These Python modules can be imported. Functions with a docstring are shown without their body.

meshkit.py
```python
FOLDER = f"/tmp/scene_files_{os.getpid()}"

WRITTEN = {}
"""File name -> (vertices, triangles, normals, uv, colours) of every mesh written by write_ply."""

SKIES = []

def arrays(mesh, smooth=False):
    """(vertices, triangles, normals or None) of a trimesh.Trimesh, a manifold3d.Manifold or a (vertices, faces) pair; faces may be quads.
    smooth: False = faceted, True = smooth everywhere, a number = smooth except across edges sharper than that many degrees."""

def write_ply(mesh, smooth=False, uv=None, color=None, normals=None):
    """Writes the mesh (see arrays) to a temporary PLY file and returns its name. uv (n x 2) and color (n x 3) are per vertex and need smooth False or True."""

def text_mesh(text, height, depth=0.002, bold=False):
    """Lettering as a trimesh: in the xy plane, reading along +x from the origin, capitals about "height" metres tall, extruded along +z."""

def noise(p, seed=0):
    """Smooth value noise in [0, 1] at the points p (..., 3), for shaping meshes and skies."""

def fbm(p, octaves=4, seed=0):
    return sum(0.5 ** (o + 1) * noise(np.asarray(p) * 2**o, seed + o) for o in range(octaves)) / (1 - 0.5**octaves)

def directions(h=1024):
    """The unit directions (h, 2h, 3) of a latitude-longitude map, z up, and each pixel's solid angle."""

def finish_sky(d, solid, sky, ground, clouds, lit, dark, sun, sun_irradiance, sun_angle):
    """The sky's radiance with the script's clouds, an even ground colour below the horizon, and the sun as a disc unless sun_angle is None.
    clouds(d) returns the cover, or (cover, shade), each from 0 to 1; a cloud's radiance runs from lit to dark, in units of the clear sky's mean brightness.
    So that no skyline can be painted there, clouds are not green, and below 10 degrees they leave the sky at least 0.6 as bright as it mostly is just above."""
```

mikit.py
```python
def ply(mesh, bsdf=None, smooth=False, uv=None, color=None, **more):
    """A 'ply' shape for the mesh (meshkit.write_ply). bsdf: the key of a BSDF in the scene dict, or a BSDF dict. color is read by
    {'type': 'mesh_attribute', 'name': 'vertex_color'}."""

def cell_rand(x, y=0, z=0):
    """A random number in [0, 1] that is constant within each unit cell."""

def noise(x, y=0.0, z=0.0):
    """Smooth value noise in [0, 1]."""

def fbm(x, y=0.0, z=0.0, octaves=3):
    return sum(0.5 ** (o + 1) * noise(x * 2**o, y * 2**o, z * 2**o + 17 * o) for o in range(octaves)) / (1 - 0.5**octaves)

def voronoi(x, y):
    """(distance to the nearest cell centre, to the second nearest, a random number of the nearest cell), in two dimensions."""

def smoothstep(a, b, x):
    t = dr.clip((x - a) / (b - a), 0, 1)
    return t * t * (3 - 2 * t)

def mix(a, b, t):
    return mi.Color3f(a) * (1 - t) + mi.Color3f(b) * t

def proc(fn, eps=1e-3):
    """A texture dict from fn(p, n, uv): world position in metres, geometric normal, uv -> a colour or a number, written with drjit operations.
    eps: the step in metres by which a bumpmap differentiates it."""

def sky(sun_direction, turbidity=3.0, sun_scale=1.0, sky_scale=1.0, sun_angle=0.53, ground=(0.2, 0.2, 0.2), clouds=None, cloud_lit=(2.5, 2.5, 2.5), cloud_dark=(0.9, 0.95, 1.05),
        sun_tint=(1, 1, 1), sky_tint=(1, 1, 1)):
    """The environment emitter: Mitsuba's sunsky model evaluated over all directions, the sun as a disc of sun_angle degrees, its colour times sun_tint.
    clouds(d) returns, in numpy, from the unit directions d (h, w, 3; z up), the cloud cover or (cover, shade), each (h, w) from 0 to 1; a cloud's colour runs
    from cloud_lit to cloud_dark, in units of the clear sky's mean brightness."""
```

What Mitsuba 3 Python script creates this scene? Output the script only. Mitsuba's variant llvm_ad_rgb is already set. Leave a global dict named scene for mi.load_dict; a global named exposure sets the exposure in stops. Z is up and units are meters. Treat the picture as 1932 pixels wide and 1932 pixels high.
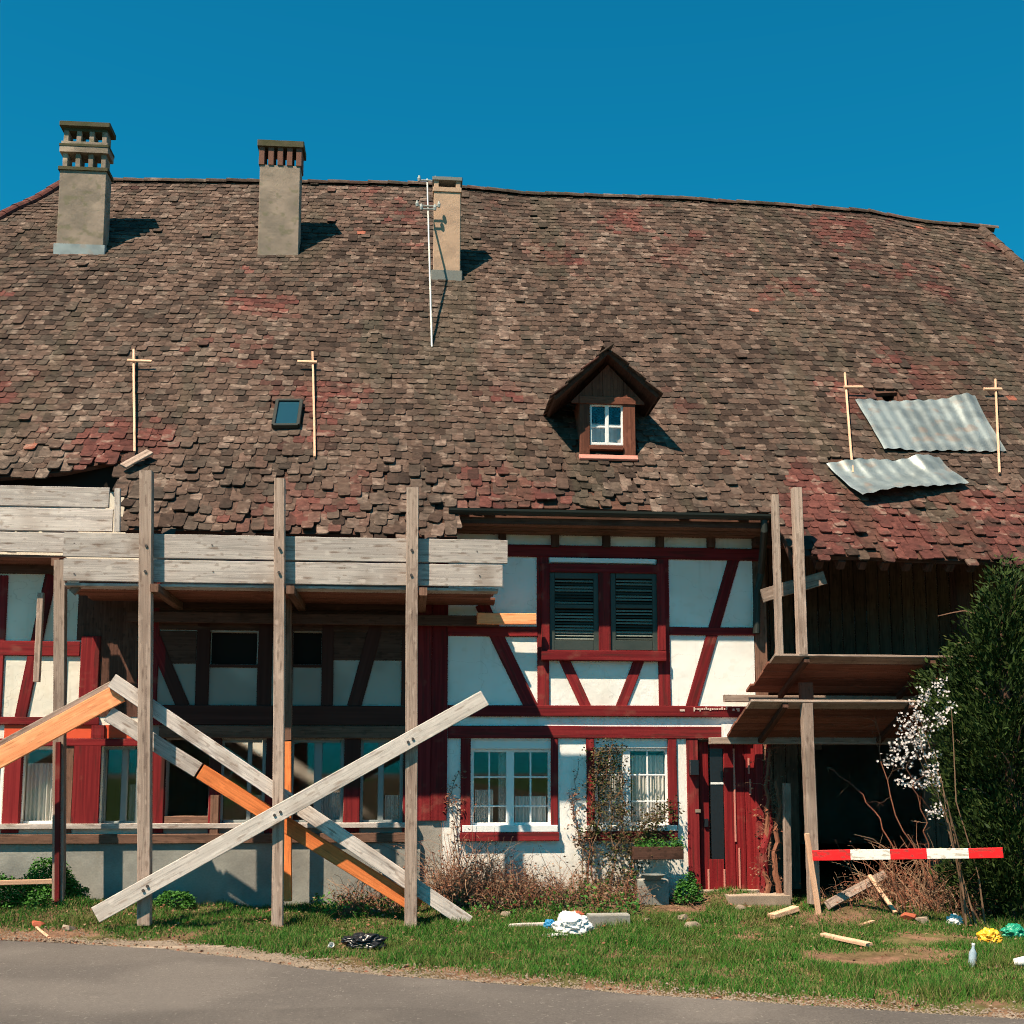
import math, random
import numpy as np
import trimesh
import shapely.geometry as sg
from shapely import affinity
import drjit as dr
import mitsuba as mi
import mikit, meshkit
from mikit import noise, fbm, voronoi, cell_rand, smoothstep, mix

T = mi.ScalarTransform4f
scene, labels = {}, {}
rng = np.random.default_rng(7)

# ---------------------------------------------------------------- camera, sky, exposure
FD, CX, HOR = 2202.0, 966.0, 1460.0          # focal length, centre and horizon in the units used for surveying the photo (1932 wide)
YAW, PITCH = math.radians(5.0), math.radians(7.0)
CAM = np.array([-1.40, -16.0, 1.75])
OFF = HOR - CX - FD * math.tan(PITCH)
FWD = np.array([math.sin(YAW) * math.cos(PITCH), math.cos(YAW) * math.cos(PITCH), math.sin(PITCH)])
RGT = np.array([math.cos(YAW), -math.sin(YAW), 0.0])
UPV = np.cross(RGT, FWD)
scene['camera'] = {'type': 'perspective', 'fov': math.degrees(2 * math.atan(CX / FD)), 'near_clip': 0.1, 'far_clip': 2000.0,
                   'principal_point_offset_x': 0.0, 'principal_point_offset_y': -OFF / 1932.0,
                   'to_world': T().look_at(origin=CAM.tolist(), target=(CAM + FWD).tolist(), up=[0, 0, 1])}
SUN = (-0.95, -1.0, 1.95)
scene['sky'] = mikit.sky(SUN, turbidity=3, sun_scale=1.0, sky_scale=0.54, sky_tint=(0.04, 1.06, 1.08), sun_tint=(1.0, 0.975, 0.965), ground=(0.16, 0.15, 0.13))
exposure = 2.6

# ---------------------------------------------------------------- surveying: where a sight line meets a plane of the place
def sight(px, py):
    return FWD + RGT * ((px - CX) / FD) + UPV * ((CX + OFF - py) / FD)
def at(px, py, Y=0.0):
    d = sight(px, py)
    return CAM + d * ((Y - CAM[1]) / d[1])
def proj(P):
    v = np.asarray(P, float) - CAM
    z = v @ FWD
    return CX + FD * (v @ RGT) / z, CX + OFF - FD * (v @ UPV) / z
def ground_z(x, y):
    y = np.asarray(y, float); x = np.asarray(x, float)
    return -0.13 * np.clip((-y) / 2.0, 0, 1) + 0.0 * x
def on_ground(px, py, up=0.0):
    d = sight(px, py); z = -0.1
    for _ in range(6):
        P = CAM + d * ((z - CAM[2]) / d[2]); z = float(ground_z(P[0], P[1])) + up
    return P

# ---------------------------------------------------------------- materials
def twos(b): return {'type': 'twosided', 'bsdf': b}
def pr(base, rough=0.8, spec=0.3, **k):
    return {'type': 'principled', 'base_color': base, 'roughness': rough, 'specular': spec, **k}
def rgb(*c): return {'type': 'rgb', 'value': list(c)}
C3 = mi.Color3f

def wood_fn(a, b, c, knot=0.5, dirt=0.4):
    """grain along u; a light, b mid, c dark"""
    def f(p, n, uv):
        u, v = uv.x, uv.y
        k = dr.floor(u / 100)
        tone = cell_rand(k, 3, 1)
        g = fbm(u * 1.6, v * 55.0, k, 3)
        g2 = fbm(u * 0.7, v * 14.0, k + 9, 2)
        col = mix(C3(*b), C3(*a), smoothstep(0.25, 0.75, g * 0.55 + g2 * 0.45))
        fine = noise(u * 6, v * 240.0, k)
        col = col * (0.82 + 0.3 * fine)
        d1, _, _ = voronoi(u * 1.3 + k, v * 7.0)
        col = mix(col, C3(*c), smoothstep(0.13, 0.04, d1) * knot)
        st = fbm(p.x * 2.2, p.y * 2.2, p.z * 2.2, 3)
        col = mix(col, C3(*c), smoothstep(0.55, 0.8, st) * dirt)
        sp = noise(u * 14, v * 40.0, k + 2)
        col = mix(col, C3(*c), smoothstep(.76, .92, sp) * dirt)
        col = mix(col, C3(*a) * 1.15, smoothstep(.74, .95, noise(u * 9, v * 30.0, k + 7)) * .6)
        crack = smoothstep(0.06, 0.0, dr.abs(fbm(u * 0.8, v * 30.0, k + 5, 2) - 0.5)) * 0.5
        return col * (1 - crack * 0.5) * (0.8 + 0.4 * tone)
    return f
mats = {}
scene['mat_grey_wood'] = twos(pr(mikit.proc(wood_fn((.37, .285, .235), (.26, .19, .155), (.11, .072, .056), .6, .4)), .85, .15))
scene['mat_pale_wood'] = twos(pr(mikit.proc(wood_fn((.50, .45, .415), (.385, .34, .315), (.20, .145, .115), .8, .5)), .8, .2))
scene['mat_bleached_wood'] = twos(pr(mikit.proc(wood_fn((.66, .60, .55), (.55, .495, .45), (.30, .22, .17), .6, .35)), .8, .2))
scene['mat_peach_wood'] = twos(pr(mikit.proc(wood_fn((.90, .38, .18), (.80, .28, .12), (.42, .15, .05), .5, .15)), .75, .2))
scene['mat_brown_wood'] = twos(pr(mikit.proc(wood_fn((.19, .105, .075), (.135, .075, .052), (.06, .035, .025), .6, .4)), .85, .15))
scene['mat_raw_wood'] = twos(pr(mikit.proc(wood_fn((.82, .245, .075), (.68, .18, .05), (.36, .10, .03), .5, .15)), .75, .2))
scene['mat_fresh_wood'] = twos(pr(mikit.proc(wood_fn((.66, .41, .28), (.55, .33, .21), (.32, .17, .09), .4, .1)), .75, .2))
scene['mat_dark_wood'] = twos(pr(mikit.proc(wood_fn((.105, .052, .038), (.07, .034, .025), (.022, .014, .01), .4, .5)), .85, .15))
scene['mat_dormer_wood'] = twos(pr(mikit.proc(wood_fn((.17, .065, .042), (.12, .045, .03), (.05, .02, .015), .3, .4)), .85, .15))

def red_fn(p, n, uv):
    u, v = uv.x, uv.y
    k = dr.floor(u / 100)
    g = fbm(u * 1.3, v * 45.0, k, 3)
    col = mix(C3(.135, .013, .016), C3(.195, .021, .023), smoothstep(.3, .7, g))
    w = fbm(p.x * 5, p.y * 5, p.z * 5 + 3, 4)
    col = mix(col, C3(.22, .08, .06), smoothstep(.60, .78, w) * .5)
    col = mix(col, C3(.075, .02, .018), smoothstep(.57, .75, fbm(u * 2.0, v * 30.0, k + 4, 3)) * .7)
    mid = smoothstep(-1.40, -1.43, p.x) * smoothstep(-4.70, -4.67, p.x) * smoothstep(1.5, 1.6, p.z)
    col = mix(col, C3(.055, .022, .018) * (.7 + .6 * g), mid)          # upper-storey shade of the middle house painted into its timbers
    return col * (.85 + .3 * cell_rand(k, 1, 2))
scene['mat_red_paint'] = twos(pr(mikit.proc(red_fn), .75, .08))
def door_fn(p, n, uv):
    return red_fn(p, n, uv) * C3(1.22, .95, .95)
scene['mat_door_red'] = twos(pr(mikit.proc(door_fn), .7, .08))

def plaster_fn(p, n, uv):
    a = fbm(p.x * 1.1, p.y, p.z * 1.1, 4)
    b = fbm(p.x * 9, p.y * 9, p.z * 9 + 7, 3)
    col = mix(C3(.78, .78, .75), C3(.70, .685, .64), smoothstep(.4, .7, a))
    col = mix(col, C3(.62, .58, .50), smoothstep(.62, .8, b) * .25)
    streak = fbm(p.x * 12, 0.0, p.z * .8, 3)
    col = mix(col, C3(.55, .52, .46), smoothstep(.58, .8, streak) * .3)
    ck = dr.abs(fbm(p.x * 1.7 + 3, p.y, p.z * 1.7, 4) - .5)
    col = mix(col, C3(.30, .27, .23), smoothstep(.004, .001, ck) * .28)
    low = smoothstep(1.1, .15, p.z + (a - .5) * .9)
    col = mix(col, C3(.42, .38, .32), low * .6)
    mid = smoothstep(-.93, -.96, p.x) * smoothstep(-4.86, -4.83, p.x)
    col = mix(col, mix(C3(.36, .35, .315), C3(.27, .25, .22), smoothstep(.4, .65, a)), mid)      # middle house infill greyed, its shade put into the colour
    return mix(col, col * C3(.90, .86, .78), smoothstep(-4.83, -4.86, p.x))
def plaster_bump(p, n, uv):
    return fbm(p.x * 14, p.y * 14, p.z * 14, 3) * .6 + fbm(p.x * 2.5, p.y, p.z * 2.5, 2) * 2.0
def bump(b, fn, scale, eps=2e-3):
    return {'type': 'bumpmap', 'arbitrary': mikit.proc(fn, eps), 'scale': scale, 'bsdf': b}
scene['mat_plaster'] = twos(bump(pr(mikit.proc(plaster_fn), .9, .1), plaster_bump, .006))

def concrete_fn(p, n, uv):
    a = fbm(p.x * 2.3, p.y * 2.3, p.z * 2.3, 4)
    b = noise(p.x * 60, p.y * 60, p.z * 60)
    col = mix(C3(.27, .27, .245), C3(.20, .20, .185), smoothstep(.35, .7, a))
    st = fbm(p.x * 9, p.y * 9, p.z * 1.2, 3)
    col = mix(col, C3(.19, .18, .15), smoothstep(.55, .8, st) * .5)
    return col * (.9 + .2 * b)
scene['mat_concrete'] = twos(bump(pr(mikit.proc(concrete_fn), .9, .1), plaster_bump, .006))

def chim_fn(p, n, uv):
    a = fbm(p.x * 2.6, p.y * 2.6, p.z * 2.6, 4)
    b = fbm(p.x * 9, p.y * 9, p.z * 9, 3)
    col = mix(C3(.275, .222, .182), C3(.19, .16, .132), smoothstep(.35, .68, a))
    col = mix(col, C3(.13, .13, .075), smoothstep(.55, .75, b) * .55)
    return mix(col, C3(.42, .34, .27), smoothstep(.6, .78, fbm(p.x * 1.7 + 9, p.y, p.z * 1.7, 3)) * .6)
scene['mat_chimney_render'] = twos(bump(pr(mikit.proc(chim_fn), .9, .1), plaster_bump, .01))
def chim3_fn(p, n, uv):
    a = fbm(p.x * 4, p.y * 4, p.z * 4, 4)
    return mix(C3(.43, .30, .215), C3(.35, .245, .18), smoothstep(.35, .7, a))
scene['mat_chimney_pink'] = twos(bump(pr(mikit.proc(chim3_fn), .9, .1), plaster_bump, .006))
def moss_fn(p, n, uv):
    a = fbm(p.x * 8, p.y * 8, p.z * 8, 3)
    return mix(C3(.05, .055, .025), C3(.10, .085, .06), a)
scene['mat_mossy_stone'] = twos(pr(mikit.proc(moss_fn), .9, .1))
scene['mat_crown_brick'] = twos(pr(rgb(.16, .085, .065), .9, .1))

def tile_fn(p, n, uv):
    r, q = uv.x, uv.y                      # per tile: tone, redness
    base = mix(C3(.031, .0205, .0165), C3(.090, .058, .045), smoothstep(.0, .6, r))
    base = mix(base, C3(.124, .086, .070), smoothstep(.6, 1.0, r))
    base = mix(base, C3(.060, .051, .042), smoothstep(.55, .95, cell_rand(r * 7919.0, 5, 1)) * .55)
    red = mix(C3(.066, .023, .020), C3(.135, .050, .041), r)
    col = mix(base, red, smoothstep(.50, .78, q))
    col = mix(col, C3(.22, .075, .05), smoothstep(.965, .975, q))
    lich = fbm(p.x * 9, p.y * 9, p.z * 9, 3)
    col = mix(col, C3(.24, .18, .145), smoothstep(.60, .78, lich + (r - .5) * .25) * .5)
    run = fbm(p.x * 2.6, p.z * .22 + 3, 0, 4)
    col = col * (.72 + .56 * run)
    col = mix(col, C3(.050, .050, .033), smoothstep(.56, .72, fbm(p.x * 1.9 + 7, p.z * .35, 1, 4)) * .28)
    dark = fbm(p.x * 5 + 4, p.y * 5, p.z * 5, 3)
    col = mix(col, C3(.030, .023, .019), smoothstep(.56, .78, dark) * .6)
    return col * (.42 + 1.15 * fbm(p.x * 21, p.y * 21, p.z * 21, 3))
scene['mat_roof_tile'] = twos(pr(mikit.proc(tile_fn), .88, .15))
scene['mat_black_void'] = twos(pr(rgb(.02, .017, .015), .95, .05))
scene['mat_gutter'] = twos(pr(rgb(.018, .022, .018), .5, .4))
scene['mat_white_paint'] = twos(pr(rgb(.72, .73, .72), .45, .4))
def dgreen_fn(p, n, uv):
    return mix(C3(.022, .034, .03), C3(.045, .055, .048), fbm(p.x * 6, p.y * 6, p.z * 6, 3))
scene['mat_shutter_green'] = twos(pr(mikit.proc(dgreen_fn), .5, .4))
scene['mat_slat'] = twos(pr(rgb(.17, .19, .165), .5, .4))
scene['mat_grey_frame'] = twos(pr(rgb(.22, .25, .25), .5, .4))  # darker frame tone for the windows behind the scaffold
scene['mat_glass'] = {'type': 'thindielectric', 'int_ior': 1.5}
def curt_fn(p, n, uv):
    f = fbm(p.x * 30, 0.0, p.z * .6, 2)
    return mix(C3(.45, .44, .41), C3(.70, .69, .66), f)
scene['mat_curtain'] = twos(pr(mikit.proc(curt_fn), .9, .05))
def zinc_fn(p, n, uv):
    a = fbm(p.x * 3, p.y * 3, p.z * 3, 4)
    col = mix(C3(.25, .295, .30), C3(.155, .185, .19), smoothstep(.35, .7, a))
    return mix(col, C3(.26, .18, .13), smoothstep(.6, .78, fbm(p.x * 5 + 7, p.y * 5, p.z * 5, 3)) * .5)
scene['mat_zinc'] = twos(pr(mikit.proc(zinc_fn), .42, .5, metallic=.35))
scene['mat_flashing'] = twos(pr(rgb(.15, .16, .15), .6, .3))
scene['mat_galvanised'] = twos(pr(rgb(.36, .38, .36), .5, .4, metallic=.3))

def asphalt_fn(p, n, uv):
    a = fbm(p.x * .9, p.y * .9, 0, 4)
    g = noise(p.x * 70, p.y * 70, 0)
    g2 = noise(p.x * 160, p.y * 160, 3)
    col = mix(C3(.080, .072, .067), C3(.106, .095, .087), smoothstep(.3, .7, a)) * (.8 + .25 * g + .2 * g2)
    col = mix(col, C3(.20, .18, .16), smoothstep(.86, .95, noise(p.x * 38, p.y * 38, 9)) * .5)
    patch = smoothstep(.55, .62, fbm(p.x * .5 + 3, p.y * .9, 5, 3))
    cr = dr.abs(fbm(p.x * 1.3 + 11, p.y * 1.3, 2, 4) - .5)
    col = mix(col, C3(.06, .052, .046), smoothstep(.004, .001, cr) * .25)
    return col * (1 - .12 * patch)
def asphalt_bump(p, n, uv):
    return fbm(p.x * 90, p.y * 90, 0, 2)
scene['mat_asphalt'] = twos(bump(pr(mikit.proc(asphalt_fn), .85, .2), asphalt_bump, .006))
def soil_fn(p, n, uv):
    a = fbm(p.x * 1.6, p.y * 1.6, 0, 4)
    b = fbm(p.x * 18, p.y * 18, 3, 3)
    col = mix(C3(.10, .07, .038), C3(.155, .09, .06), smoothstep(.4, .65, a))
    col = mix(col, C3(.06, .075, .025), smoothstep(.45, .6, fbm(p.x * 3 + 5, p.y * 3, 1, 3)) * .6)
    gx = (p.x + 3.6) / 1.25
    ln = p.y + 3.25 + .62 * (p.x + 3.6)
    spill = smoothstep(1.0, .55, dr.abs(gx)) * smoothstep(.62, .25, dr.abs(ln + (a - .5) * .5))
    col = mix(col, C3(.27, .235, .195), spill)      # pale grit washed up along the kerb
    far = smoothstep(11.0, 13.0, dr.maximum(dr.abs(p.x), p.y - 2.0))
    col = col * dr.select((p.y > .1) & (p.y < 13.2) & (dr.abs(p.x) < 11.0), .35, 1.0)      # earth floor inside, darkened in colour so the panes read dark
    col = mix(col, mix(C3(.035, .085, .014), C3(.075, .11, .028), a), far)      # meadow beyond the yard
    return col * (.55 + .8 * b)
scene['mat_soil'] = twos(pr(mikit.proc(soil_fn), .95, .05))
def grass_fn(p, n, uv):
    r, t = uv.x, uv.y                      # per blade tone; height along blade
    patch = fbm(p.x * 1.7, p.y * 2.4, 2, 3)
    col = mix(C3(.016, .078, .008), C3(.052, .162, .016), r)
    col = mix(col, C3(.085, .105, .022), smoothstep(.52, .75, patch) * .6)
    dry = smoothstep(.80, .86, cell_rand(r * 5113.0, 2, 2))
    return mix(col, C3(.24, .175, .085), dry * .8)
scene['mat_grass'] = twos(pr(mikit.proc(grass_fn), .7, .2))
def leaf_fn(p, n, uv):
    r = uv.x
    col = mix(C3(.014, .030, .007), C3(.046, .078, .014), r)
    return mix(col, C3(.075, .085, .022), smoothstep(.88, .98, r))
scene['mat_conifer'] = twos(pr(mikit.proc(leaf_fn), .7, .2))
def bush_fn(p, n, uv):
    return mix(C3(.02, .085, .012), C3(.06, .19, .022), uv.x)
scene['mat_bush_leaf'] = twos(pr(mikit.proc(bush_fn), .6, .3))
def twig_fn(p, n, uv):
    r = uv.x
    col = mix(C3(.13, .070, .045), C3(.34, .225, .145), r)
    return mix(col, C3(.22, .06, .035), smoothstep(.45, .55, cell_rand(r * 977.0, 1, 1)) * .6)
scene['mat_dry_twig'] = twos(pr(mikit.proc(twig_fn), .85, .1))
def vine_fn(p, n, uv):
    return mix(mix(C3(.05, .035, .018), C3(.13, .10, .05), uv.x), C3(.05, .075, .02), smoothstep(.7, .8, uv.y))
scene['mat_dry_vine'] = twos(pr(mikit.proc(vine_fn), .85, .1))
scene['mat_bolt'] = twos(pr(rgb(.06, .05, .045), .5, .4))
scene['mat_blossom'] = twos(pr(rgb(.50, .46, .45), .7, .1))
def scuff(c, d):
    def f(p, n, uv):
        a = fbm(p.x * 14, p.y * 14, p.z * 30, 4)
        return mix(C3(*c), C3(*d), smoothstep(.54, .66, a) * .75 + .12 * noise(p.x * 60, 0, p.z * 90))
    return f
scene['mat_barrier_red'] = twos(pr(mikit.proc(scuff((.78, .012, .016), (.30, .04, .035))), .5, .3))
scene['mat_barrier_white'] = twos(pr(mikit.proc(scuff((.76, .73, .68), (.38, .33, .26))), .5, .3))
scene['mat_white_plastic'] = twos(pr(rgb(.66, .67, .66), .5, .3))
scene['mat_black_plastic'] = twos(pr(rgb(.012, .013, .016), .3, .5))
scene['mat_yellow_plastic'] = twos(pr(rgb(.80, .42, .03), .35, .5))
scene['mat_green_plastic'] = twos(pr(rgb(.02, .26, .16), .35, .5))
scene['mat_blue_card'] = twos(pr(rgb(.02, .20, .42), .5, .3))
scene['mat_terracotta'] = twos(pr(rgb(.34, .09, .05), .8, .2))
def stone_fn(p, n, uv):
    return mix(C3(.18, .14, .11), C3(.31, .25, .195), fbm(p.x * 7, p.y * 7, p.z * 7, 4))
scene['mat_stone'] = twos(pr(mikit.proc(stone_fn), .9, .1))
scene['mat_lettering'] = twos(pr(rgb(.55, .42, .36), .8, .1))

# ---------------------------------------------------------------- helpers for entries
used = {}
def numbered(name):
    used[name] = used.get(name, -1) + 1
    return name if used[name] == 0 else f'{name}_{used[name]:03d}'
def thing(name, label, cat, group=None, kind=None):
    key = numbered(name)
    labels[key] = {'label': label, 'category': cat}
    if group: labels[key]['group'] = group
    if kind: labels[key]['kind'] = kind
    return key
def put(mesh, mat, parent, name, smooth=False, uv=None, kind=None, label=None):
    key = numbered(f'{parent}__{name}') if name else parent
    if uv is None and isinstance(mesh, tuple) and len(mesh) == 3:
        mesh, uv = (mesh[0], mesh[1]), mesh[2]
    scene[key] = mikit.ply(mesh, mat, smooth=smooth, uv=uv)
    if kind or label:
        labels.setdefault(key, {})
        if kind: labels[key]['kind'] = kind
        if label: labels[key]['label'] = label
    return key
def structure(name, mesh, mat, smooth=False, kind='structure', label=None, cat=None, uv=None):
    key = numbered(name)
    if uv is None and isinstance(mesh, tuple) and len(mesh) == 3:
        mesh, uv = (mesh[0], mesh[1]), mesh[2]
    scene[key] = mikit.ply(mesh, mat, smooth=smooth, uv=uv)
    labels[key] = {'kind': kind}
    if label: labels[key]['label'] = label
    if cat: labels[key]['category'] = cat
    return key
bk = [0]
def beam(p0, p1, w, t, face=(0, -1, 0), ch=.006, segs=1, warp=0.0, roll=0.0, taper=1.0, ragged=0.0):
    """a squared timber from p0 to p1: width w across the face, thickness t along the face's normal; uv runs with the grain"""
    p0, p1 = np.asarray(p0, float), np.asarray(p1, float)
    ax = p1 - p0; L = np.linalg.norm(ax); ax = ax / L
    n = np.asarray(face, float)
    if abs(n @ ax) > .98 * np.linalg.norm(n): n = np.array([0, 0, 1.0])
    n = n - ax * (n @ ax); n /= np.linalg.norm(n)
    s = np.cross(ax, n)
    if roll:
        n, s = n * math.cos(roll) + s * math.sin(roll), s * math.cos(roll) - n * math.sin(roll)
    ch = min(ch, w * .2, t * .2)
    a, b = w / 2, t / 2
    prof = np.array([[-a + ch, -b], [a - ch, -b], [a, -b + ch], [a, b - ch], [a - ch, b], [-a + ch, b], [-a, b - ch], [-a, -b + ch], [-a + ch, -b]])
    per = np.concatenate([[0], np.cumsum(np.linalg.norm(np.diff(prof, axis=0), axis=1))])
    bk[0] += 1; k = bk[0]
    V, UV, F = [], [], []
    for i in range(segs + 1):
        f = i / segs
        c = p0 + ax * L * f
        if warp and 0 < i < segs or (warp and segs > 1):
            c = c + (s * (meshkit.noise(np.array([f * 3.1 + k, .3, 7.7])) - .5) + n * (meshkit.noise(np.array([f * 3.1 + k, 5.3, 1.7])) - .5)) * 2 * warp
        sc = 1 + (taper - 1) * f
        for j in range(9):
            q = c + s * prof[j, 0] * sc + n * prof[j, 1] * sc
            if ragged and i in (0, segs):
                q = q + ax * (meshkit.noise(np.array([prof[j, 0] * 40 + k, prof[j, 1] * 40, i])) - .5) * ragged
            V.append(q); UV.append([100 * k + 1 + L * f, per[j]])
    for i in range(segs):
        for j in range(8):
            q = i * 9 + j
            F += [[q, q + 9, q + 10], [q, q + 10, q + 1]]
    for base, flip in ((0, False), (segs * 9, True)):
        o = len(V); cen = np.mean([V[base + j] for j in range(8)], axis=0)
        V.append(cen); UV.append([100 * k + 50, .5])
        for j in range(8):
            V.append(V[base + j]); UV.append([100 * k + 50 + prof[j, 1], .5 + prof[j, 0]])
        for j in range(8):
            x, y = o + 1 + j, o + 1 + (j + 1) % 8
            F.append([o, x, y] if not flip else [o, y, x])
    return np.array(V), np.array(F), np.array(UV)
def join(parts):
    V, F, U, o = [], [], [], 0
    for m in parts:
        V.append(m[0]); F.append(m[1] + o); U.append(m[2]); o += len(m[0])
    return np.vstack(V), np.vstack(F), np.vstack(U)
def box(x0, x1, y0, y1, z0, z1):
    m = trimesh.creation.box((abs(x1 - x0), abs(y1 - y0), abs(z1 - z0)))
    m.apply_translation(((x0 + x1) / 2, (y0 + y1) / 2, (z0 + z1) / 2))
    return m
def cat(ms): return trimesh.util.concatenate(ms)
def rect(x0, y0, x1, y1, Y=0.0):
    """photo rectangle on the upright plane Y -> X0, X1, Z0, Z1"""
    xm, ym = (x0 + x1) / 2, (y0 + y1) / 2
    return at(x0, ym, Y)[0], at(x1, ym, Y)[0], at(xm, y1, Y)[2], at(xm, y0, Y)[2]
def rbox(x0, y0, x1, y1, Yf, Yb):
    a = rect(x0, y0, x1, y1, Yf)
    return box(a[0], a[1], Yf, Yb, a[2], a[3])
def rbeam(x0, y0, x1, y1, Yf, depth, **k):
    X0, X1, Z0, Z1 = rect(x0, y0, x1, y1, Yf)
    Yc = Yf + depth / 2
    if X1 - X0 > Z1 - Z0:
        return beam((X0, Yc, (Z0 + Z1) / 2), (X1, Yc, (Z0 + Z1) / 2), Z1 - Z0, depth, **k)
    return beam(((X0 + X1) / 2, Yc, Z0), ((X0 + X1) / 2, Yc, Z1), X1 - X0, depth, **k)
def tube(pts, radii, n=6):
    pts = np.asarray(pts, float); radii = np.broadcast_to(radii, len(pts))
    d = np.gradient(pts, axis=0); d /= np.maximum(np.linalg.norm(d, axis=1, keepdims=True), 1e-9)
    ref = np.array([.31, .17, .93]); V = []
    for p, t, r in zip(pts, d, radii):
        a = np.cross(t, ref); a /= max(np.linalg.norm(a), 1e-6); b = np.cross(t, a)
        for k in range(n):
            th = 2 * math.pi * k / n
            V.append(p + r * (a * math.cos(th) + b * math.sin(th)))
    F = []
    for i in range(len(pts) - 1):
        for k in range(n):
            q, w = i * n + k, i * n + (k + 1) % n
            F += [[q, w, w + n], [q, w + n, q + n]]
    m = len(pts) - 1
    for k in range(1, n - 1):
        F += [[0, k + 1, k], [m * n, m * n + k, m * n + k + 1]]
    return np.array(V), np.array(F)
def tm(vf): return trimesh.Trimesh(vf[0], vf[1], process=False)

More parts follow.
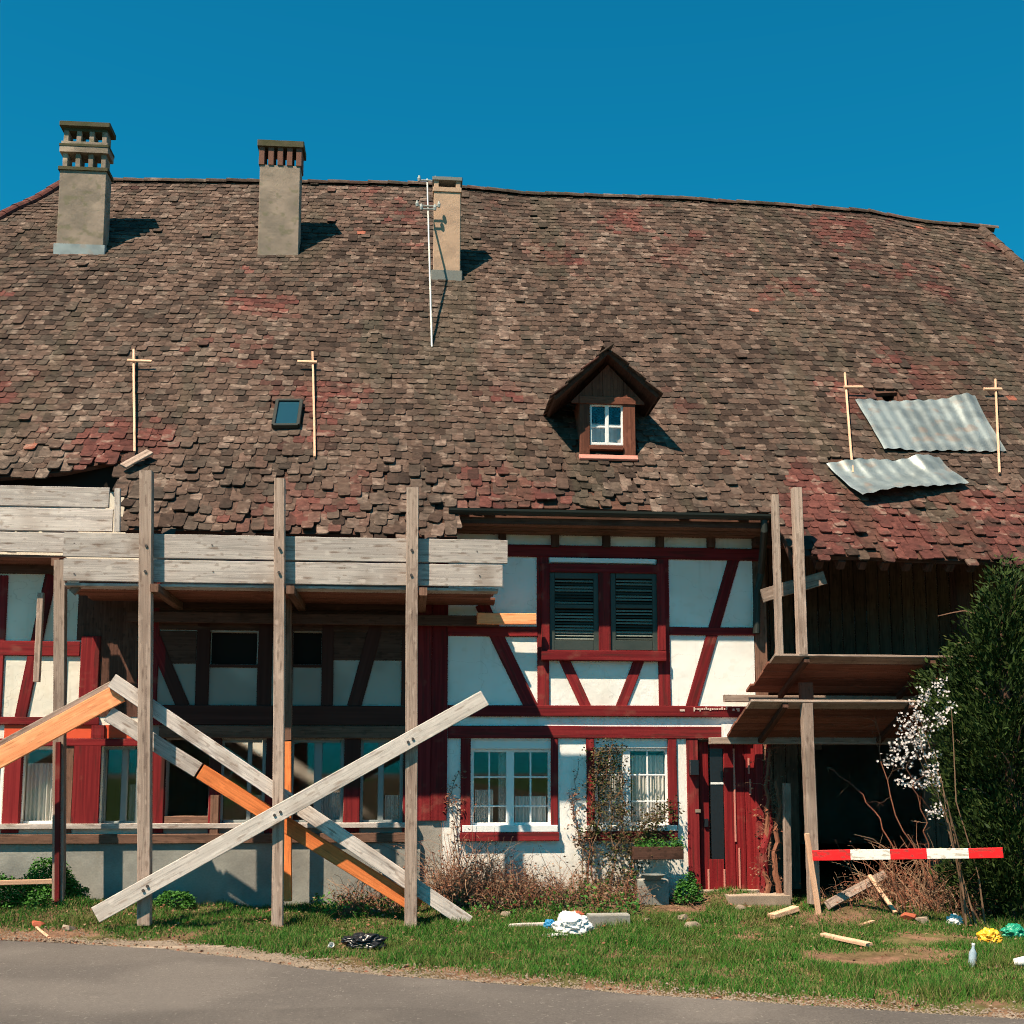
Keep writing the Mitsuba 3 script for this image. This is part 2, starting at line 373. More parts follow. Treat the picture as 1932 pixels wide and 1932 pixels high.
# ================================================================ the setting: ground, road
def grid_sheet(xs, ys, zf):
    X, Y = np.meshgrid(xs, ys, indexing='ij')
    Z = zf(X, Y)
    V = np.stack([X, Y, Z], -1).reshape(-1, 3)
    nx, ny = len(xs), len(ys)
    i, j = np.meshgrid(np.arange(nx - 1), np.arange(ny - 1), indexing='ij')
    a = (i * ny + j).ravel()
    return V, np.vstack([np.stack([a, a + ny, a + ny + 1], 1), np.stack([a, a + ny + 1, a + 1], 1)])
def axis(lo, hi, step, far):
    c = np.arange(lo, hi + 1e-6, step)
    g = np.array([.6, 1.6, 3.5, 8, 18, 40, 90, 200, 450]); g = g[g < far]
    return np.concatenate([lo - g[::-1], c, hi + g])
def road_edge_y(x):
    """the road's far edge, from the photograph's kerb line"""
    xs = [-40, -6.1, -5.0, -4.04, -3.2, -2.35, -1.6, -.76, .4, 1.53, 2.5, 3.33, 12, 40]
    ys = [14.0, -1.95, -2.4, -2.8, -3.45, -4.2, -4.7, -5.1, -5.75, -6.3, -6.75, -7.1, -9.6, -18.0]
    xs2 = [-40, -12, -8, *xs[1:]]; ys2 = [-1.2, -1.3, -1.6, *ys[1:]]
    return np.interp(x, xs2, ys2) + .10 * (meshkit.noise(np.stack([np.asarray(x) * 1.7, np.asarray(x) * 0 + .5, np.asarray(x) * 0 + 3], -1)) - .5)
def terrain(x, y):
    x = np.asarray(x, float); y = np.asarray(y, float)
    p = np.stack([x, y, 0 * x], -1)
    b = (meshkit.fbm(p * 1.3, 3, 3) - .5) * .10 + (meshkit.noise(p * 5.0, 5) - .5) * .03
    near = np.clip((y + 9) / 1.0, 0, 1) * np.clip((12 - np.abs(x)) / 2, 0, 1) * np.clip((1.5 - y), 0, 1)
    edge = np.clip((y - road_edge_y(x) - .05) / .5, 0, 1)
    mound = .16 * np.exp(-((x + 5.6) / 1.2) ** 2 - ((y + .55) / .45) ** 2) + .20 * np.exp(-((x - 4.3) / .9) ** 2 - ((y + 1.3) / .5) ** 2) + .12 * np.exp(-((x - .6) / 1.6) ** 2 - ((y + .5) / .35) ** 2)
    mound = mound + .13 * np.exp(-((x - 2.95) / .5) ** 2 - ((y + .1) / .4) ** 2)
    return ground_z(x, y) + b * near * edge + mound + .02 * edge * near
structure('ground', grid_sheet(axis(-13, 13, .12, 500), axis(-10, 3, .12, 500), terrain), 'mat_soil', smooth=True)
rx = np.concatenate([[-300, -120, -50, -25], np.arange(-14, 14.01, .15), [25, 50, 120, 300]])
rt = np.concatenate([[0, .03, .08], np.linspace(.2, 14, 40)])
RX, RT = np.meshgrid(rx, rt, indexing='ij')
RY = road_edge_y(RX) - RT
RZ = ground_z(RX, RY) + .012 + .02 * np.clip(RT, 0, .2) / .2
V = np.stack([RX, RY, RZ], -1).reshape(-1, 3)
ny = len(rt); i, j = np.meshgrid(np.arange(len(rx) - 1), np.arange(ny - 1), indexing='ij'); a = (i * ny + j).ravel()
structure('road', (V, np.vstack([np.stack([a, a + 1, a + ny + 1], 1), np.stack([a, a + ny + 1, a + ny], 1)])), 'mat_asphalt', smooth=True)
# loose chippings along the road's edge
def chips(N, seed, place, size):
    r = np.random.default_rng(seed)
    x, y = place(r, N)
    s = size(r, N)
    base = np.array([[1, 0, 0], [-.5, .8, 0], [-.5, -.8, 0], [0, 0, .6], [.2, .1, -.4]])
    F = np.array([[0, 1, 3], [1, 2, 3], [2, 0, 3], [1, 0, 4], [2, 1, 4], [0, 2, 4]])
    th = r.uniform(0, 6.28, N)
    B = base[None] * s[:, None, None] * r.uniform(.6, 1.3, (N, 1, 3))
    Xr = B[..., 0] * np.cos(th)[:, None] - B[..., 1] * np.sin(th)[:, None]
    Yr = B[..., 0] * np.sin(th)[:, None] + B[..., 1] * np.cos(th)[:, None]
    V = np.stack([Xr + x[:, None], Yr + y[:, None], B[..., 2] + (terrain(x, y) + .02)[:, None]], -1)
    return V.reshape(-1, 3), (F[None] + 5 * np.arange(N)[:, None, None]).reshape(-1, 3)
def p_edge(r, N):
    x = np.where(r.random(N) < .4, r.uniform(-8, 4.6, N), r.normal(-3.5, .8, N))
    return x, road_edge_y(x) + np.abs(r.normal(0, .22, N)) * r.choice([1, 1, -.25], N)
structure('gravel', chips(16000, 3, p_edge, lambda r, N: r.uniform(.004, .018, N)), 'mat_stone', kind='stuff', label='loose pale gravel strewn along the edge of the asphalt', cat='gravel')

# ================================================================ the farmhouse
house = thing('farmhouse', 'long old half-timbered farmhouse with red beams, white infill and a huge sagging tiled roof', 'house')
TH = math.radians(48.7); CT, ST = math.cos(TH), math.sin(TH)
YE = -.68; ZE = at(1150, 962, YE)[2]
YR = 6.5; SMAX = (YR - YE) / CT
RN = np.array([0, -ST, CT]); RU = np.array([0, CT, ST])
def onroof(px, py, lift=0.0):
    d = sight(px, py); o = np.array([0, YE, ZE]) + RN * lift
    return CAM + d * (((o - CAM) @ RN) / (d @ RN))
_rp = np.array([at(px, py, YR) for px, py in [(-200, 343), (113, 343), (210, 342), (480, 345), (640, 347), (800, 350), (870, 356), (1000, 368), (1280, 377), (1480, 390), (1640, 402), (1740, 421), (1870, 432), (2000, 440)]])
Z0R = ZE + (YR - YE) * math.tan(TH)
def sag(x, s):
    x = np.asarray(x, float); s = np.asarray(s, float)
    d = np.interp(x, _rp[:, 0], _rp[:, 2]) - Z0R
    p = np.stack([x * .45, s * .45, 0 * x], -1)
    w = np.clip(s / 2, 0, 1)
    return d * np.clip(s / SMAX, 0, 1.05) ** 1.5 + (meshkit.fbm(p, 3, 11) - .5) * .16 * (.35 + .65 * w) * np.clip((SMAX - s), 0, 1)
def roof_pt(x, s, h=0.0):
    x = np.asarray(x, float); s = np.asarray(s, float)
    return np.stack([x, YE + s * CT, ZE + s * ST + sag(x, s)], -1) + RN * np.asarray(h, float)[..., None] if np.ndim(h) else np.stack([x, YE + s * CT, ZE + s * ST + sag(x, s)], -1) + RN * h
def xs_of(px, py):
    P = onroof(px, py); return P[0], (P[1] - YE) / CT
def sY(Y): return (Y - YE) / CT
XL, XR, XC = -9.9, 10.9, at(1425, 1300)[0]
A_, B_ = xs_of(113, 344), xs_of(1870, 432)
pL = [xs_of(225, 872), xs_of(120, 892), xs_of(0, 902)]
roof_poly = sg.Polygon([(A_[0], SMAX), (XL, sY(3.6)), (XL, pL[2][1]), pL[2], pL[1], pL[0],
                        (xs_of(228, 1000)[0], sY(-1.12)), (xs_of(872, 1012)[0], sY(-1.12)), xs_of(848, 955),
                        (xs_of(1452, 966)[0], sY(-.66)), xs_of(1482, 1010), xs_of(1530, 1050), (XR, sY(-1.40)), (XR, sY(3.2)), (B_[0], SMAX)])
holes_px = [[(1646, 738), (1694, 737), (1697, 753), (1652, 756)], [(1566, 871), (1600, 872), (1602, 884), (1570, 886)], [(1612, 878), (1632, 874), (1630, 884), (1612, 886)]]
hole_polys = [sg.Polygon([xs_of(*q) for q in h]) for h in holes_px]
deck_poly = roof_poly.buffer(-.05)
for h in hole_polys: deck_poly = deck_poly.difference(h)
dk = trimesh.creation.extrude_polygon(deck_poly, .06, engine='earcut').subdivide_to_size(.8)
P = roof_pt(dk.vertices[:, 0], dk.vertices[:, 1], dk.vertices[:, 2] - .085)
put((P, dk.faces, np.stack([P[:, 0] + 100, P[:, 2]], 1)), 'mat_dark_wood', house, 'roof')
# rear slope and half-hipped ends
xs_ = np.linspace(A_[0], B_[0], 40)
top = np.stack([xs_, 0 * xs_ + YR, np.interp(xs_, _rp[:, 0], _rp[:, 2]) - .03], 1)
bot = np.stack([np.linspace(XL, XR, 40), 0 * xs_ + YR + 7.2, 0 * xs_ + ZE], 1)
V = np.vstack([top, bot]); F = [[k, k + 1, k + 41] for k in range(39)] + [[k, k + 41, k + 40] for k in range(39)]
put((V, np.array(F), np.stack([V[:, 0] * 0 + .5, V[:, 0] * 0 + .3], 1)), 'mat_roof_tile', house, 'rear_roof')
def hip(xa, xg, sg_):
    zr = float(np.interp(xa, _rp[:, 0], _rp[:, 2])) - .03
    f = roof_pt(np.array(xg), np.array(sg_)); y2 = 2 * YR - f[1]
    V = np.array([[xa, YR, zr], [f[0], f[1], f[2]], [f[0], y2, f[2]]])
    return V, np.array([[0, 1, 2]]), np.full((3, 2), .4)
put(hip(A_[0], XL, sY(3.6)), 'mat_roof_tile', house, 'hip_roof')
put(hip(B_[0], XR, sY(3.2)), 'mat_roof_tile', house, 'hip_roof')
for xg, sgi in ((XL + .3, sY(3.6)), (XR - .3, sY(3.2))):
    zg = ZE + sgi * ST - .25
    g = sg.Polygon([(0.02, -.4), (0.02, 5.7), (YE + sgi * CT, zg), (2 * YR - YE - sgi * CT, zg), (13.2, 5.4), (13.2, -.4)])
    m = trimesh.creation.extrude_polygon(g, .2, engine='earcut')
    m.apply_transform(np.array([[0, 0, 1, xg - .1], [1, 0, 0, 0], [0, 1, 0, 0], [0, 0, 0, 1]], float))
    put(m, 'mat_plaster', house, 'gable_wall')
put(box(XL + .2, XR - .2, 13.0, 13.2, -.4, 5.93), 'mat_plaster', house, 'rear_wall')

# ---- front wall with its openings
W1, W2 = (888, 1396, 1040, 1558), (1122, 1396, 1262, 1558)
openings = {'w1': W1, 'w2': W2, 'door': (1318, 1395, 1428, 1681), 'shut': (1036, 1068, 1242, 1228),
            'l0': (-80, 1408, 6, 1555), 'l1': (38, 1408, 106, 1555), 'l2': (190, 1408, 262, 1555), 'open': (310, 1395, 394, 1553),
            'm1': (415, 1395, 500, 1553), 'm2': (547, 1395, 648, 1553), 'm3': (679, 1395, 760, 1553), 'u1': (396, 1192, 485, 1253), 'u2': (552, 1192, 607, 1253)}
wp = sg.box(XL + .2, -.4, XC, 5.80)
for o in openings.values():
    a = rect(*o); wp = wp.difference(sg.box(a[0], a[2], a[1], a[3]))
m = trimesh.creation.extrude_polygon(wp, .32, engine='earcut')
m.apply_transform(np.array([[1, 0, 0, 0], [0, 0, -1, .32], [0, 1, 0, 0], [0, 0, 0, 1]], float))
put(m, 'mat_plaster', house, 'wall')
put(box(XC - .3, XC - .003, .323, 1.8, -.4, 6.1), 'mat_plaster', house, 'wall')
# barn part: board wall set back under the roof
xb0, xb1 = XC + .003, XR - .35
scene['mat_barn_wood'] = twos(pr(mikit.proc(wood_fn((.17, .105, .075), (.11, .068, .048), (.04, .025, .018), .5, .4)), .85, .15))
n = 36; wv = (xb1 - xb0) / n
da = rect(1520, 1425, 1745, 1700, 1.8)
for k in range(n):
    x = xb0 + (k + .5) * wv
    zb = da[3] + .25 * math.sin((x - da[0]) / (da[1] - da[0]) * math.pi) if da[0] < x < da[1] else -.3
    put(beam((x, 1.8 + rng.uniform(-.008, .008), zb), (x, 1.8, 7.55), wv - .012, .03), 'mat_barn_wood', house, 'barn_plank')
put(box(xb0, xb1, .3, 1.75, 2.98, 3.12), 'mat_dark_wood', house, 'gallery_floor', uv=None) if False else None
fl = beam((xb0, 1.0, 3.0), (xb1, 1.0, 3.0), .12, 1.5)
put(fl, 'mat_dark_wood', house, 'gallery_floor')
put(beam((xb0, .12, 3.0), (xb1, .12, 3.0), .24, .20), 'mat_dark_wood', house, 'gallery_beam')
put(beam((xb0 + .1, .1, -.2), (xb0 + .1, .1, 5.4), .18, .18), 'mat_brown_wood', house, 'barn_post')
put(beam((xb0 + .36, .05, 2.9), (xb0 + .36, .05, 4.7), .1, .1), 'mat_brown_wood', house, 'barn_post')
put(beam((xb0 + 3.1, .1, -.2), (xb0 + 3.1, .1, 5.4), .2, .2), 'mat_dark_wood', house, 'barn_post')
put(beam((xb0, -.1, 5.05), (xb1, -.1, 5.05), .22, .2), 'mat_dark_wood', house, 'barn_beam')
for k in range(8):
    x0 = 1597 + k * 17
    top = 1238 + (k > 5) * 6 + rng.uniform(-2, 2)
    put(rbeam(x0, top, x0 + 16, 1280, .05, .025), 'mat_brown_wood', house, 'parapet_plank')
for k in range(6):
    x0 = 1742 + k * 19
    put(rbeam(x0, 1252 + rng.uniform(0, 16), x0 + 17, 1280, .05, .025), 'mat_brown_wood', house, 'parapet_plank')
for k in range(26):                                                  # rafters under the barn eave
    x = xb0 + .25 + k * .3
    if x > xb1: break
    a_, b_ = roof_pt(np.array(x), np.array(sY(-1.3)), -.16), roof_pt(np.array(x), np.array(sY(1.8)), -.16)
    put(beam(a_, b_, .1, .13, face=-RN), 'mat_dark_wood', house, 'rafter')

# ---- timber frame
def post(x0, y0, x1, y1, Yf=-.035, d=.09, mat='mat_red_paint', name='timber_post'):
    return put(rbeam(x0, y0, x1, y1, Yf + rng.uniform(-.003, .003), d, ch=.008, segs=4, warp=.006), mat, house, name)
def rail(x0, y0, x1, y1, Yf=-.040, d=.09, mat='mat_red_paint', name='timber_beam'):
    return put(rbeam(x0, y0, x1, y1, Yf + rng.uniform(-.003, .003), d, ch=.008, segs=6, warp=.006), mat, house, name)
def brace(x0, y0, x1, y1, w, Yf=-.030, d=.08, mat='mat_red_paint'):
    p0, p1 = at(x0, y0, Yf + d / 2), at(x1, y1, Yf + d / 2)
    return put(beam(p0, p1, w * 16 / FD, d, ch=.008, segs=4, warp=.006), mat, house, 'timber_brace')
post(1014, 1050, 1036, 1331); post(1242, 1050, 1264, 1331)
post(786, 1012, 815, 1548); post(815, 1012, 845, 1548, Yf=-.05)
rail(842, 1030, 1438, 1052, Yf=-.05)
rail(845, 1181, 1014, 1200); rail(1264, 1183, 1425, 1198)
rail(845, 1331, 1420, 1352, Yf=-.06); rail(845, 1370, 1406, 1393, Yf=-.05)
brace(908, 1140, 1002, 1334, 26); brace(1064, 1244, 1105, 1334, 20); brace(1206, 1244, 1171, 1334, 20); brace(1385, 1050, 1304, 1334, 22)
for k, x in enumerate((948, 1048, 1145, 1246, 1343, 1432)):           # rafter feet over the plate
    put(rbeam(x - 7, 1003, x + 7, 1032, -.10, .2), 'mat_dark_wood', house, 'rafter')
for k in range(3):
    y = -.62 + .20 * k
    put(beam((at(850, 978, y)[0], y + .1, 5.10 - .01 * k), (at(1447, 978, y)[0], y + .1, 5.10 - .01 * k), .022, .19), 'mat_brown_wood', house, 'soffit_board')
put(rbeam(848, 976, 1450, 992, -.645, .025), 'mat_dark_wood', house, 'fascia_board')
# shuttered double window in its proud box
wb = numbered(f'{house}__shuttered_window')
def sub(parent, mesh, mat, name, **k): return put(mesh, mat, parent, name, **k)
scene[wb] = mikit.ply(rbeam(1022, 1227, 1257, 1246, -.13, .12)[:2], 'mat_red_paint'); del scene[wb]
sub(wb, rbeam(1022, 1227, 1257, 1246, -.13, .13), 'mat_red_paint', 'sill')
sub(wb, rbeam(1022, 1063, 1037, 1227, -.10, .1), 'mat_red_paint', 'frame')
sub(wb, rbeam(1241, 1063, 1256, 1227, -.10, .1), 'mat_red_paint', 'frame')
sub(wb, rbeam(1130, 1080, 1152, 1227, -.09, .1), 'mat_red_paint', 'frame')
sub(wb, rbeam(1037, 1064, 1241, 1080, -.095, .1), 'mat_red_paint', 'frame')
sub(wb, rbeam(1037, 1053, 1236, 1062, -.08, .03), 'mat_white_paint', 'cover_strip')
for (x0, x1) in ((1037, 1130), (1152, 1241)):
    for q in ((x0, 1080, x0 + 10, 1227), (x1 - 10, 1080, x1, 1227), (x0 + 10, 1080, x1 - 10, 1092), (x0 + 10, 1208, x1 - 10, 1227), (x0 + 10, 1140, x1 - 10, 1148)):
        sub(wb, rbeam(*q, -.055, .04), 'mat_shutter_green', 'shutter_frame')
    ys = list(np.arange(1094, 1138, 5.8)) + list(np.arange(1150, 1206, 5.8))
    for y in ys:
        X0, X1, Z0, Z1 = rect(x0 + 10, y, x1 - 10, y + 5, -.04)
        zc = (Z0 + Z1) / 2
        tilt = rng.uniform(-.15, .25)
        sub(wb, beam((X0, -.03, zc), (X1, -.03, zc), .038, .006, face=(0, -1, .9 + tilt), ch=.001), 'mat_slat' if rng.random() < .62 else 'mat_shutter_green', 'slat')
    a = rect(x0 + 4, 1082, x1 - 4, 1226)
    sub(wb, box(a[0], a[1], .03, .05, a[2], a[3]), 'mat_black_void', 'backing')

# ---- windows
def window(px, stiles, bars, curtain=None, frame_mat='mat_white_paint', fw=6, top=0, depth=.07, label=None):
    """px: opening; stiles: [(x0,x1)] heavy uprights; bars: (xs of glazing bars, ys of glazing bars)"""
    x0, y0, x1, y1 = px
    w = numbered(f'{house}__window')
    if label: labels[w] = {'label': label}
    yt = y0 + top
    if top: sub(w, rbeam(x0, y0, x1, yt, depth - .05, .10), frame_mat, 'blind_box')
    for q in ((x0, yt, x0 + fw, y1), (x1 - fw, yt, x1, y1), (x0 + fw, yt, x1 - fw, yt + fw), (x0 + fw, y1 - fw, x1 - fw, y1)) + tuple((s0, yt + fw, s1, y1 - fw) for s0, s1 in stiles):
        sub(w, rbeam(*q, depth, .06), frame_mat, 'frame')
    xsn = [x0 + fw]
    for s0, s1 in stiles: xsn += [s0, s1]
    xsn += [x1 - fw]
    for k in range(0, len(xsn), 2):
        a = rect(xsn[k], yt + fw, xsn[k + 1], y1 - fw, depth + .03)
        V = np.array([[a[0], depth + .035, a[2]], [a[1], depth + .035, a[2]], [a[1], depth + .035, a[3]], [a[0], depth + .035, a[3]]])
        sub(w, (V, np.array([[0, 1, 2], [0, 2, 3]])), 'mat_glass', 'pane')
        for bx in bars[0]:
            if xsn[k] < bx < xsn[k + 1]: sub(w, rbeam(bx - 1.6, yt + fw, bx + 1.6, y1 - fw, depth + .012, .02), frame_mat, 'glazing_bar')
        for by in bars[1]: sub(w, rbeam(xsn[k], by - 1.6, xsn[k + 1], by + 1.6, depth + .010, .02), frame_mat, 'glazing_bar')
    for c in (curtain or []):
        cx0, cy0, cx1, cy1 = c
        a = rect(cx0, cy0, cx1, cy1, depth + .16)
        nx = 48
        xx = np.linspace(a[0], a[1], nx)
        yy = depth + .16 + .022 * np.sin(np.arange(nx) * 1.1 + cx0) + .015 * np.sin(np.arange(nx) * .47)
        V = np.vstack([np.stack([xx, yy, 0 * xx + a[2] + .012 * np.sin(np.arange(nx) * .9)], 1), np.stack([xx, yy, 0 * xx + a[3]], 1)])
        F = [[k, k + 1, k + nx + 1] for k in range(nx - 1)] + [[k, k + nx + 1, k + nx] for k in range(nx - 1)]
        sub(w, (V, np.array(F)), 'mat_curtain', 'curtain', smooth=True)
    return w
w = window(W1, [(955, 970)], ((923, 1001), (1466, 1521)), [(896, 1490, 930, 1556), (972, 1502, 1030, 1556), (940, 1420, 954, 1556)], top=17, label='four-light window with a dark upper half and pale curtains below')
sub(w, rbeam(872, 1557, 1052, 1570, -.07, .13), 'mat_white_paint', 'sill'); sub(w, rbeam(868, 1571, 1055, 1587, -.09, .12), 'mat_red_paint', 'sill_board')
w = window(W2, [(1176, 1190)], ((1150, 1222), (1462, 1512)), [(1130, 1418, 1174, 1554), (1192, 1425, 1252, 1554)], top=15, label='window half hidden by a dead climbing plant')
sub(w, rbeam(1108, 1557, 1278, 1568, -.07, .13), 'mat_white_paint', 'sill'); sub(w, rbeam(1106, 1569, 1279, 1586, -.09, .12), 'mat_red_paint', 'sill_board')
post(869, 1393, 888, 1571); post(1040, 1393, 1053, 1571); post(1107, 1393, 1122, 1571); post(1262, 1393, 1278, 1571)
post(1298, 1393, 1320, 1686, Yf=-.03)
# ---- left block
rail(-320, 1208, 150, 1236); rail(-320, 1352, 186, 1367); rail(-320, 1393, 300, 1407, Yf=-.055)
scene['mat_orange_panel'] = twos(pr(rgb(.62, .085, .035), .7, .2))
for (x0, x1) in ((-300, -10), (8, 118), (124, 172), (197, 260)):
    put(rbox(x0, 1368, x1, 1393, -.012, .05), 'mat_orange_panel', house, 'band_panel')
post(-12, 1085, 8, 1352); put(rbeam(-320, 862, 226, 922, -.014, .03), 'mat_black_void', house, 'eaves_shade_plate')  # black plate painting the shaded gap below the torn eaves
post(150, 1200, 186, 1352, Yf=-.05); brace(97, 1085, 40, 1354, 21)
put(rbeam(66, 1118, 78, 1286, -.3, .07), 'mat_grey_wood', house, 'strut')
put(rbeam(147, 1085, 262, 1208, -.012, .04), 'mat_dark_wood', house, 'shade_plate'); put(rbeam(187, 1208, 262, 1352, -.012, .04), 'mat_dark_wood', house, 'shade_plate')  # dark plates stand in for the deep shade on this stretch of wall
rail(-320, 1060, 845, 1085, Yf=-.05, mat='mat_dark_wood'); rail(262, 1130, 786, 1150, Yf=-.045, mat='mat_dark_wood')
post(6, 1407, 38, 1572); post(106, 1407, 137, 1572, mat='mat_brown_wood'); post(262, 1060, 300, 1331); post(262, 1393, 310, 1572, Yf=-.03); post(394, 1393, 415, 1572); post(500, 1393, 547, 1572); post(648, 1393, 679, 1572); post(760, 1393, 786, 1572)
post(172, 1368, 197, 1393, Yf=-.05)
sh = put(rbeam(137, 1407, 188, 1557, -.075, .035), 'mat_red_paint', house, 'shutter', label='closed red shutter')
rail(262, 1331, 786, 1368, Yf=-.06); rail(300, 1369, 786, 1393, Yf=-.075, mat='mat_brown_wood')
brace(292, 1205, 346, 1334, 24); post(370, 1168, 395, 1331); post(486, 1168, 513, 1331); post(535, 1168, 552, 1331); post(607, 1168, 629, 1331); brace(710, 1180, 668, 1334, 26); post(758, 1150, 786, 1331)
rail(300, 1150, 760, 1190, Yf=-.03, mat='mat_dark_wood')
put(rbeam(300, 1190, 370, 1252, -.012, .04), 'mat_dark_wood', house, 'shade_plate'); put(rbeam(629, 1190, 758, 1246, -.012, .04), 'mat_dark_wood', house, 'shade_plate')  # dark plates paint in the shade above the infill panels
rail(396, 1253, 486, 1259, Yf=-.03); rail(552, 1253, 607, 1259, Yf=-.03)
window(openings['l0'], [], ((), ()), [(-70, 1420, 2, 1552)])
window(openings['l1'], [], ((), ()), [(40, 1440, 104, 1552)], depth=.08, label='window with pale striped curtain beside the red shutter')
window(openings['l2'], [(228, 240)], ((), ()), [(244, 1480, 262, 1552)], depth=.10, frame_mat='mat_grey_frame')
window(openings['m1'], [(466, 474)], ((), ()), [(476, 1500, 498, 1550)], depth=.10, frame_mat='mat_grey_frame')
window(openings['m2'], [(592, 607)], ((), ()), [(607, 1495, 646, 1552)], depth=.10, frame_mat='mat_grey_frame')
window(openings['m3'], [(713, 724)], ((), ()), [(726, 1500, 758, 1552)], depth=.10, frame_mat='mat_grey_frame')
for o in ('u1', 'u2'):
    a = rect(*openings[o]); put(box(a[0], a[1], .15, .18, a[2], a[3]), 'mat_black_void', house, 'shutter')  # not shutters: black sheets painting the dark inside of open windows
put(rbeam(310, 1540, 394, 1553, -.02, .2), 'mat_brown_wood', house, 'sill_board')
put(rbeam(396, 1500, 412, 1590, -.09, .05), 'mat_brown_wood', house, 'window_bracket')
put(rbeam(-320, 1554, 786, 1564, -.10, .13), 'mat_pale_wood', house, 'sill_strip')
put(rbeam(-320, 1574, 786, 1592, -.12, .15, segs=6, warp=.01), 'mat_brown_wood', house, 'sill_beam')
a = rect(-330, 1592, 792, 1760, -.07)
put(box(a[0], a[1], -.07, .002 - .01, -.4, a[3]), 'mat_concrete', house, 'plinth')

# ---- door and its things
dr_ = numbered(f'{house}__door')
labels[dr_] = {'label': 'weathered red plank door with a tall dark glass strip'}
X0, X1, Z0, Z1 = rect(1318, 1395, 1428, 1681, .06)
edges = [1320, 1339, 1367, 1387, 1407, 1427]
for k in range(5):
    if k == 1:
        for q in ((1339, 1397, 1367, 1412), (1339, 1621, 1367, 1681)): sub(dr_, rbeam(*q, .06, .04), 'mat_door_red', 'plank')
        sub(dr_, rbeam(1341, 1412, 1365, 1621, .085, .012), 'mat_black_plastic', 'glass_strip')
        sub(dr_, rbeam(1341, 1476, 1365, 1480, .075, .012), 'mat_white_paint', 'glazing_bar')
    else:
        sub(dr_, rbeam(edges[k] + .5, 1397, edges[k + 1] - .5, 1681, .06 + rng.uniform(0, .006), .04), 'mat_door_red', 'plank')
scene['mat_worn_pink'] = twos(pr(rgb(.50, .20, .16), .7, .2))
for (x, y0, y1) in ((1386.5, 1412, 1588), (1337.5, 1640, 1679), (1367.5, 1640, 1679), (1396, 1600, 1679), (1413, 1430, 1460), (1416, 1470, 1500)):
    sub(dr_, rbeam(x - 1.6, y0, x + 1.6, y1, .045, .02), 'mat_worn_pink', 'batten')
sub(dr_, rbeam(1329, 1545, 1337, 1560, .03, .03), 'mat_black_plastic', 'handle')
sub(dr_, rbeam(1318, 1395, 1428, 1400, .03, .06), 'mat_dark_wood', 'lintel')
put(rbeam(1303, 1434, 1319, 1462, -.13, .1), 'mat_black_plastic', house, 'letterbox')
put(rbeam(1312, 1527, 1322, 1533, -.045, .01), 'mat_stone', house, 'name_plate')
put(rbeam(1366, 1366, 1383, 1391, -.2, .14), 'mat_white_paint', house, 'bracket_block')
post(1428, 1400, 1443, 1700, Yf=-.03)
put(tm(tube([at(1443, 1690, -.15), at(1440, 1600, -.2), at(1452, 1560, -.12), at(1446, 1480, -.1), at(1450, 1405, -.08)], [.07, .06, .05, .04, .03], 8)), 'mat_red_paint', house, 'door_jamb')
put(rbeam(1310, 1680, 1440, 1692, -.10, .4), 'mat_stone', house, 'door_step')
put(rbeam(1376, 1690, 1492, 1715, -.55, .42), 'mat_stone', house, 'door_step')
# faded lettering on the beam over the door
lt = []
for k, (x, w, h0, h1) in enumerate([(1309, 2.2, -2, 6), (1312, 2, 0, 3), (1316, 3, 0, 3.5), (1320, 2, 0, 6), (1323.5, 3, 0, 3.5), (1328, 2, 0, 3.5), (1331.5, 2.4, -2.5, 3), (1335, 2.5, 0, 3.4), (1339, 2.6, 0, 5), (1343, 3.2, 0, 3.5), (1348, 2.4, 0, 3.6), (1352, 3, 0, 3.5), (1357, 2.6, 0, 3.2), (1361, 3, -2, 3.2), (1366, 2.4, 0, 3.4), (1370, 2.2, -3.5, 3.4), (1283, 9, 2, 6), (1382, 4, 1, 5), (1389, 7, 0, 3), (1391, 5, 3.5, 6)]):
    lt.append(rbox(x, 1336 + h0, x + w, 1336 + h1, -.070, -.062))
put(cat(lt), 'mat_lettering', house, 'faded_lettering', label='faded pale lettering, no longer legible, on the beam over the door')

# ---- gutter and downpipe of the bay
g0, g1 = at(846, 965, -.74), at(1452, 968, -.74)
th_ = np.linspace(math.pi, 2 * math.pi, 9); R = .075
sec = np.array([[math.cos(t) * R, math.sin(t) * R] for t in th_] + [[math.cos(t) * (R - .008), math.sin(t) * (R - .008)] for t in th_[::-1]])
V = np.vstack([np.stack([np.full(18, x), -.76 + sec[:, 0], g0[2] + .03 + sec[:, 1]], 1) for x in (g0[0], g1[0])])
F = []
for k in range(18): F += [[k, (k + 1) % 18, 18 + (k + 1) % 18], [k, 18 + (k + 1) % 18, 18 + k]]
put((V, np.array(F)), 'mat_gutter', house, 'gutter')
put(tm(tube([(g1[0] - .08, -.74, g0[2] - .04), (g1[0] - .08, -.74, g0[2] - .18), at(1436, 1080, -.12), at(1428, 1120, -.08), at(1427, 1195, -.08)], .05, 10)), 'mat_gutter', house, 'downpipe')

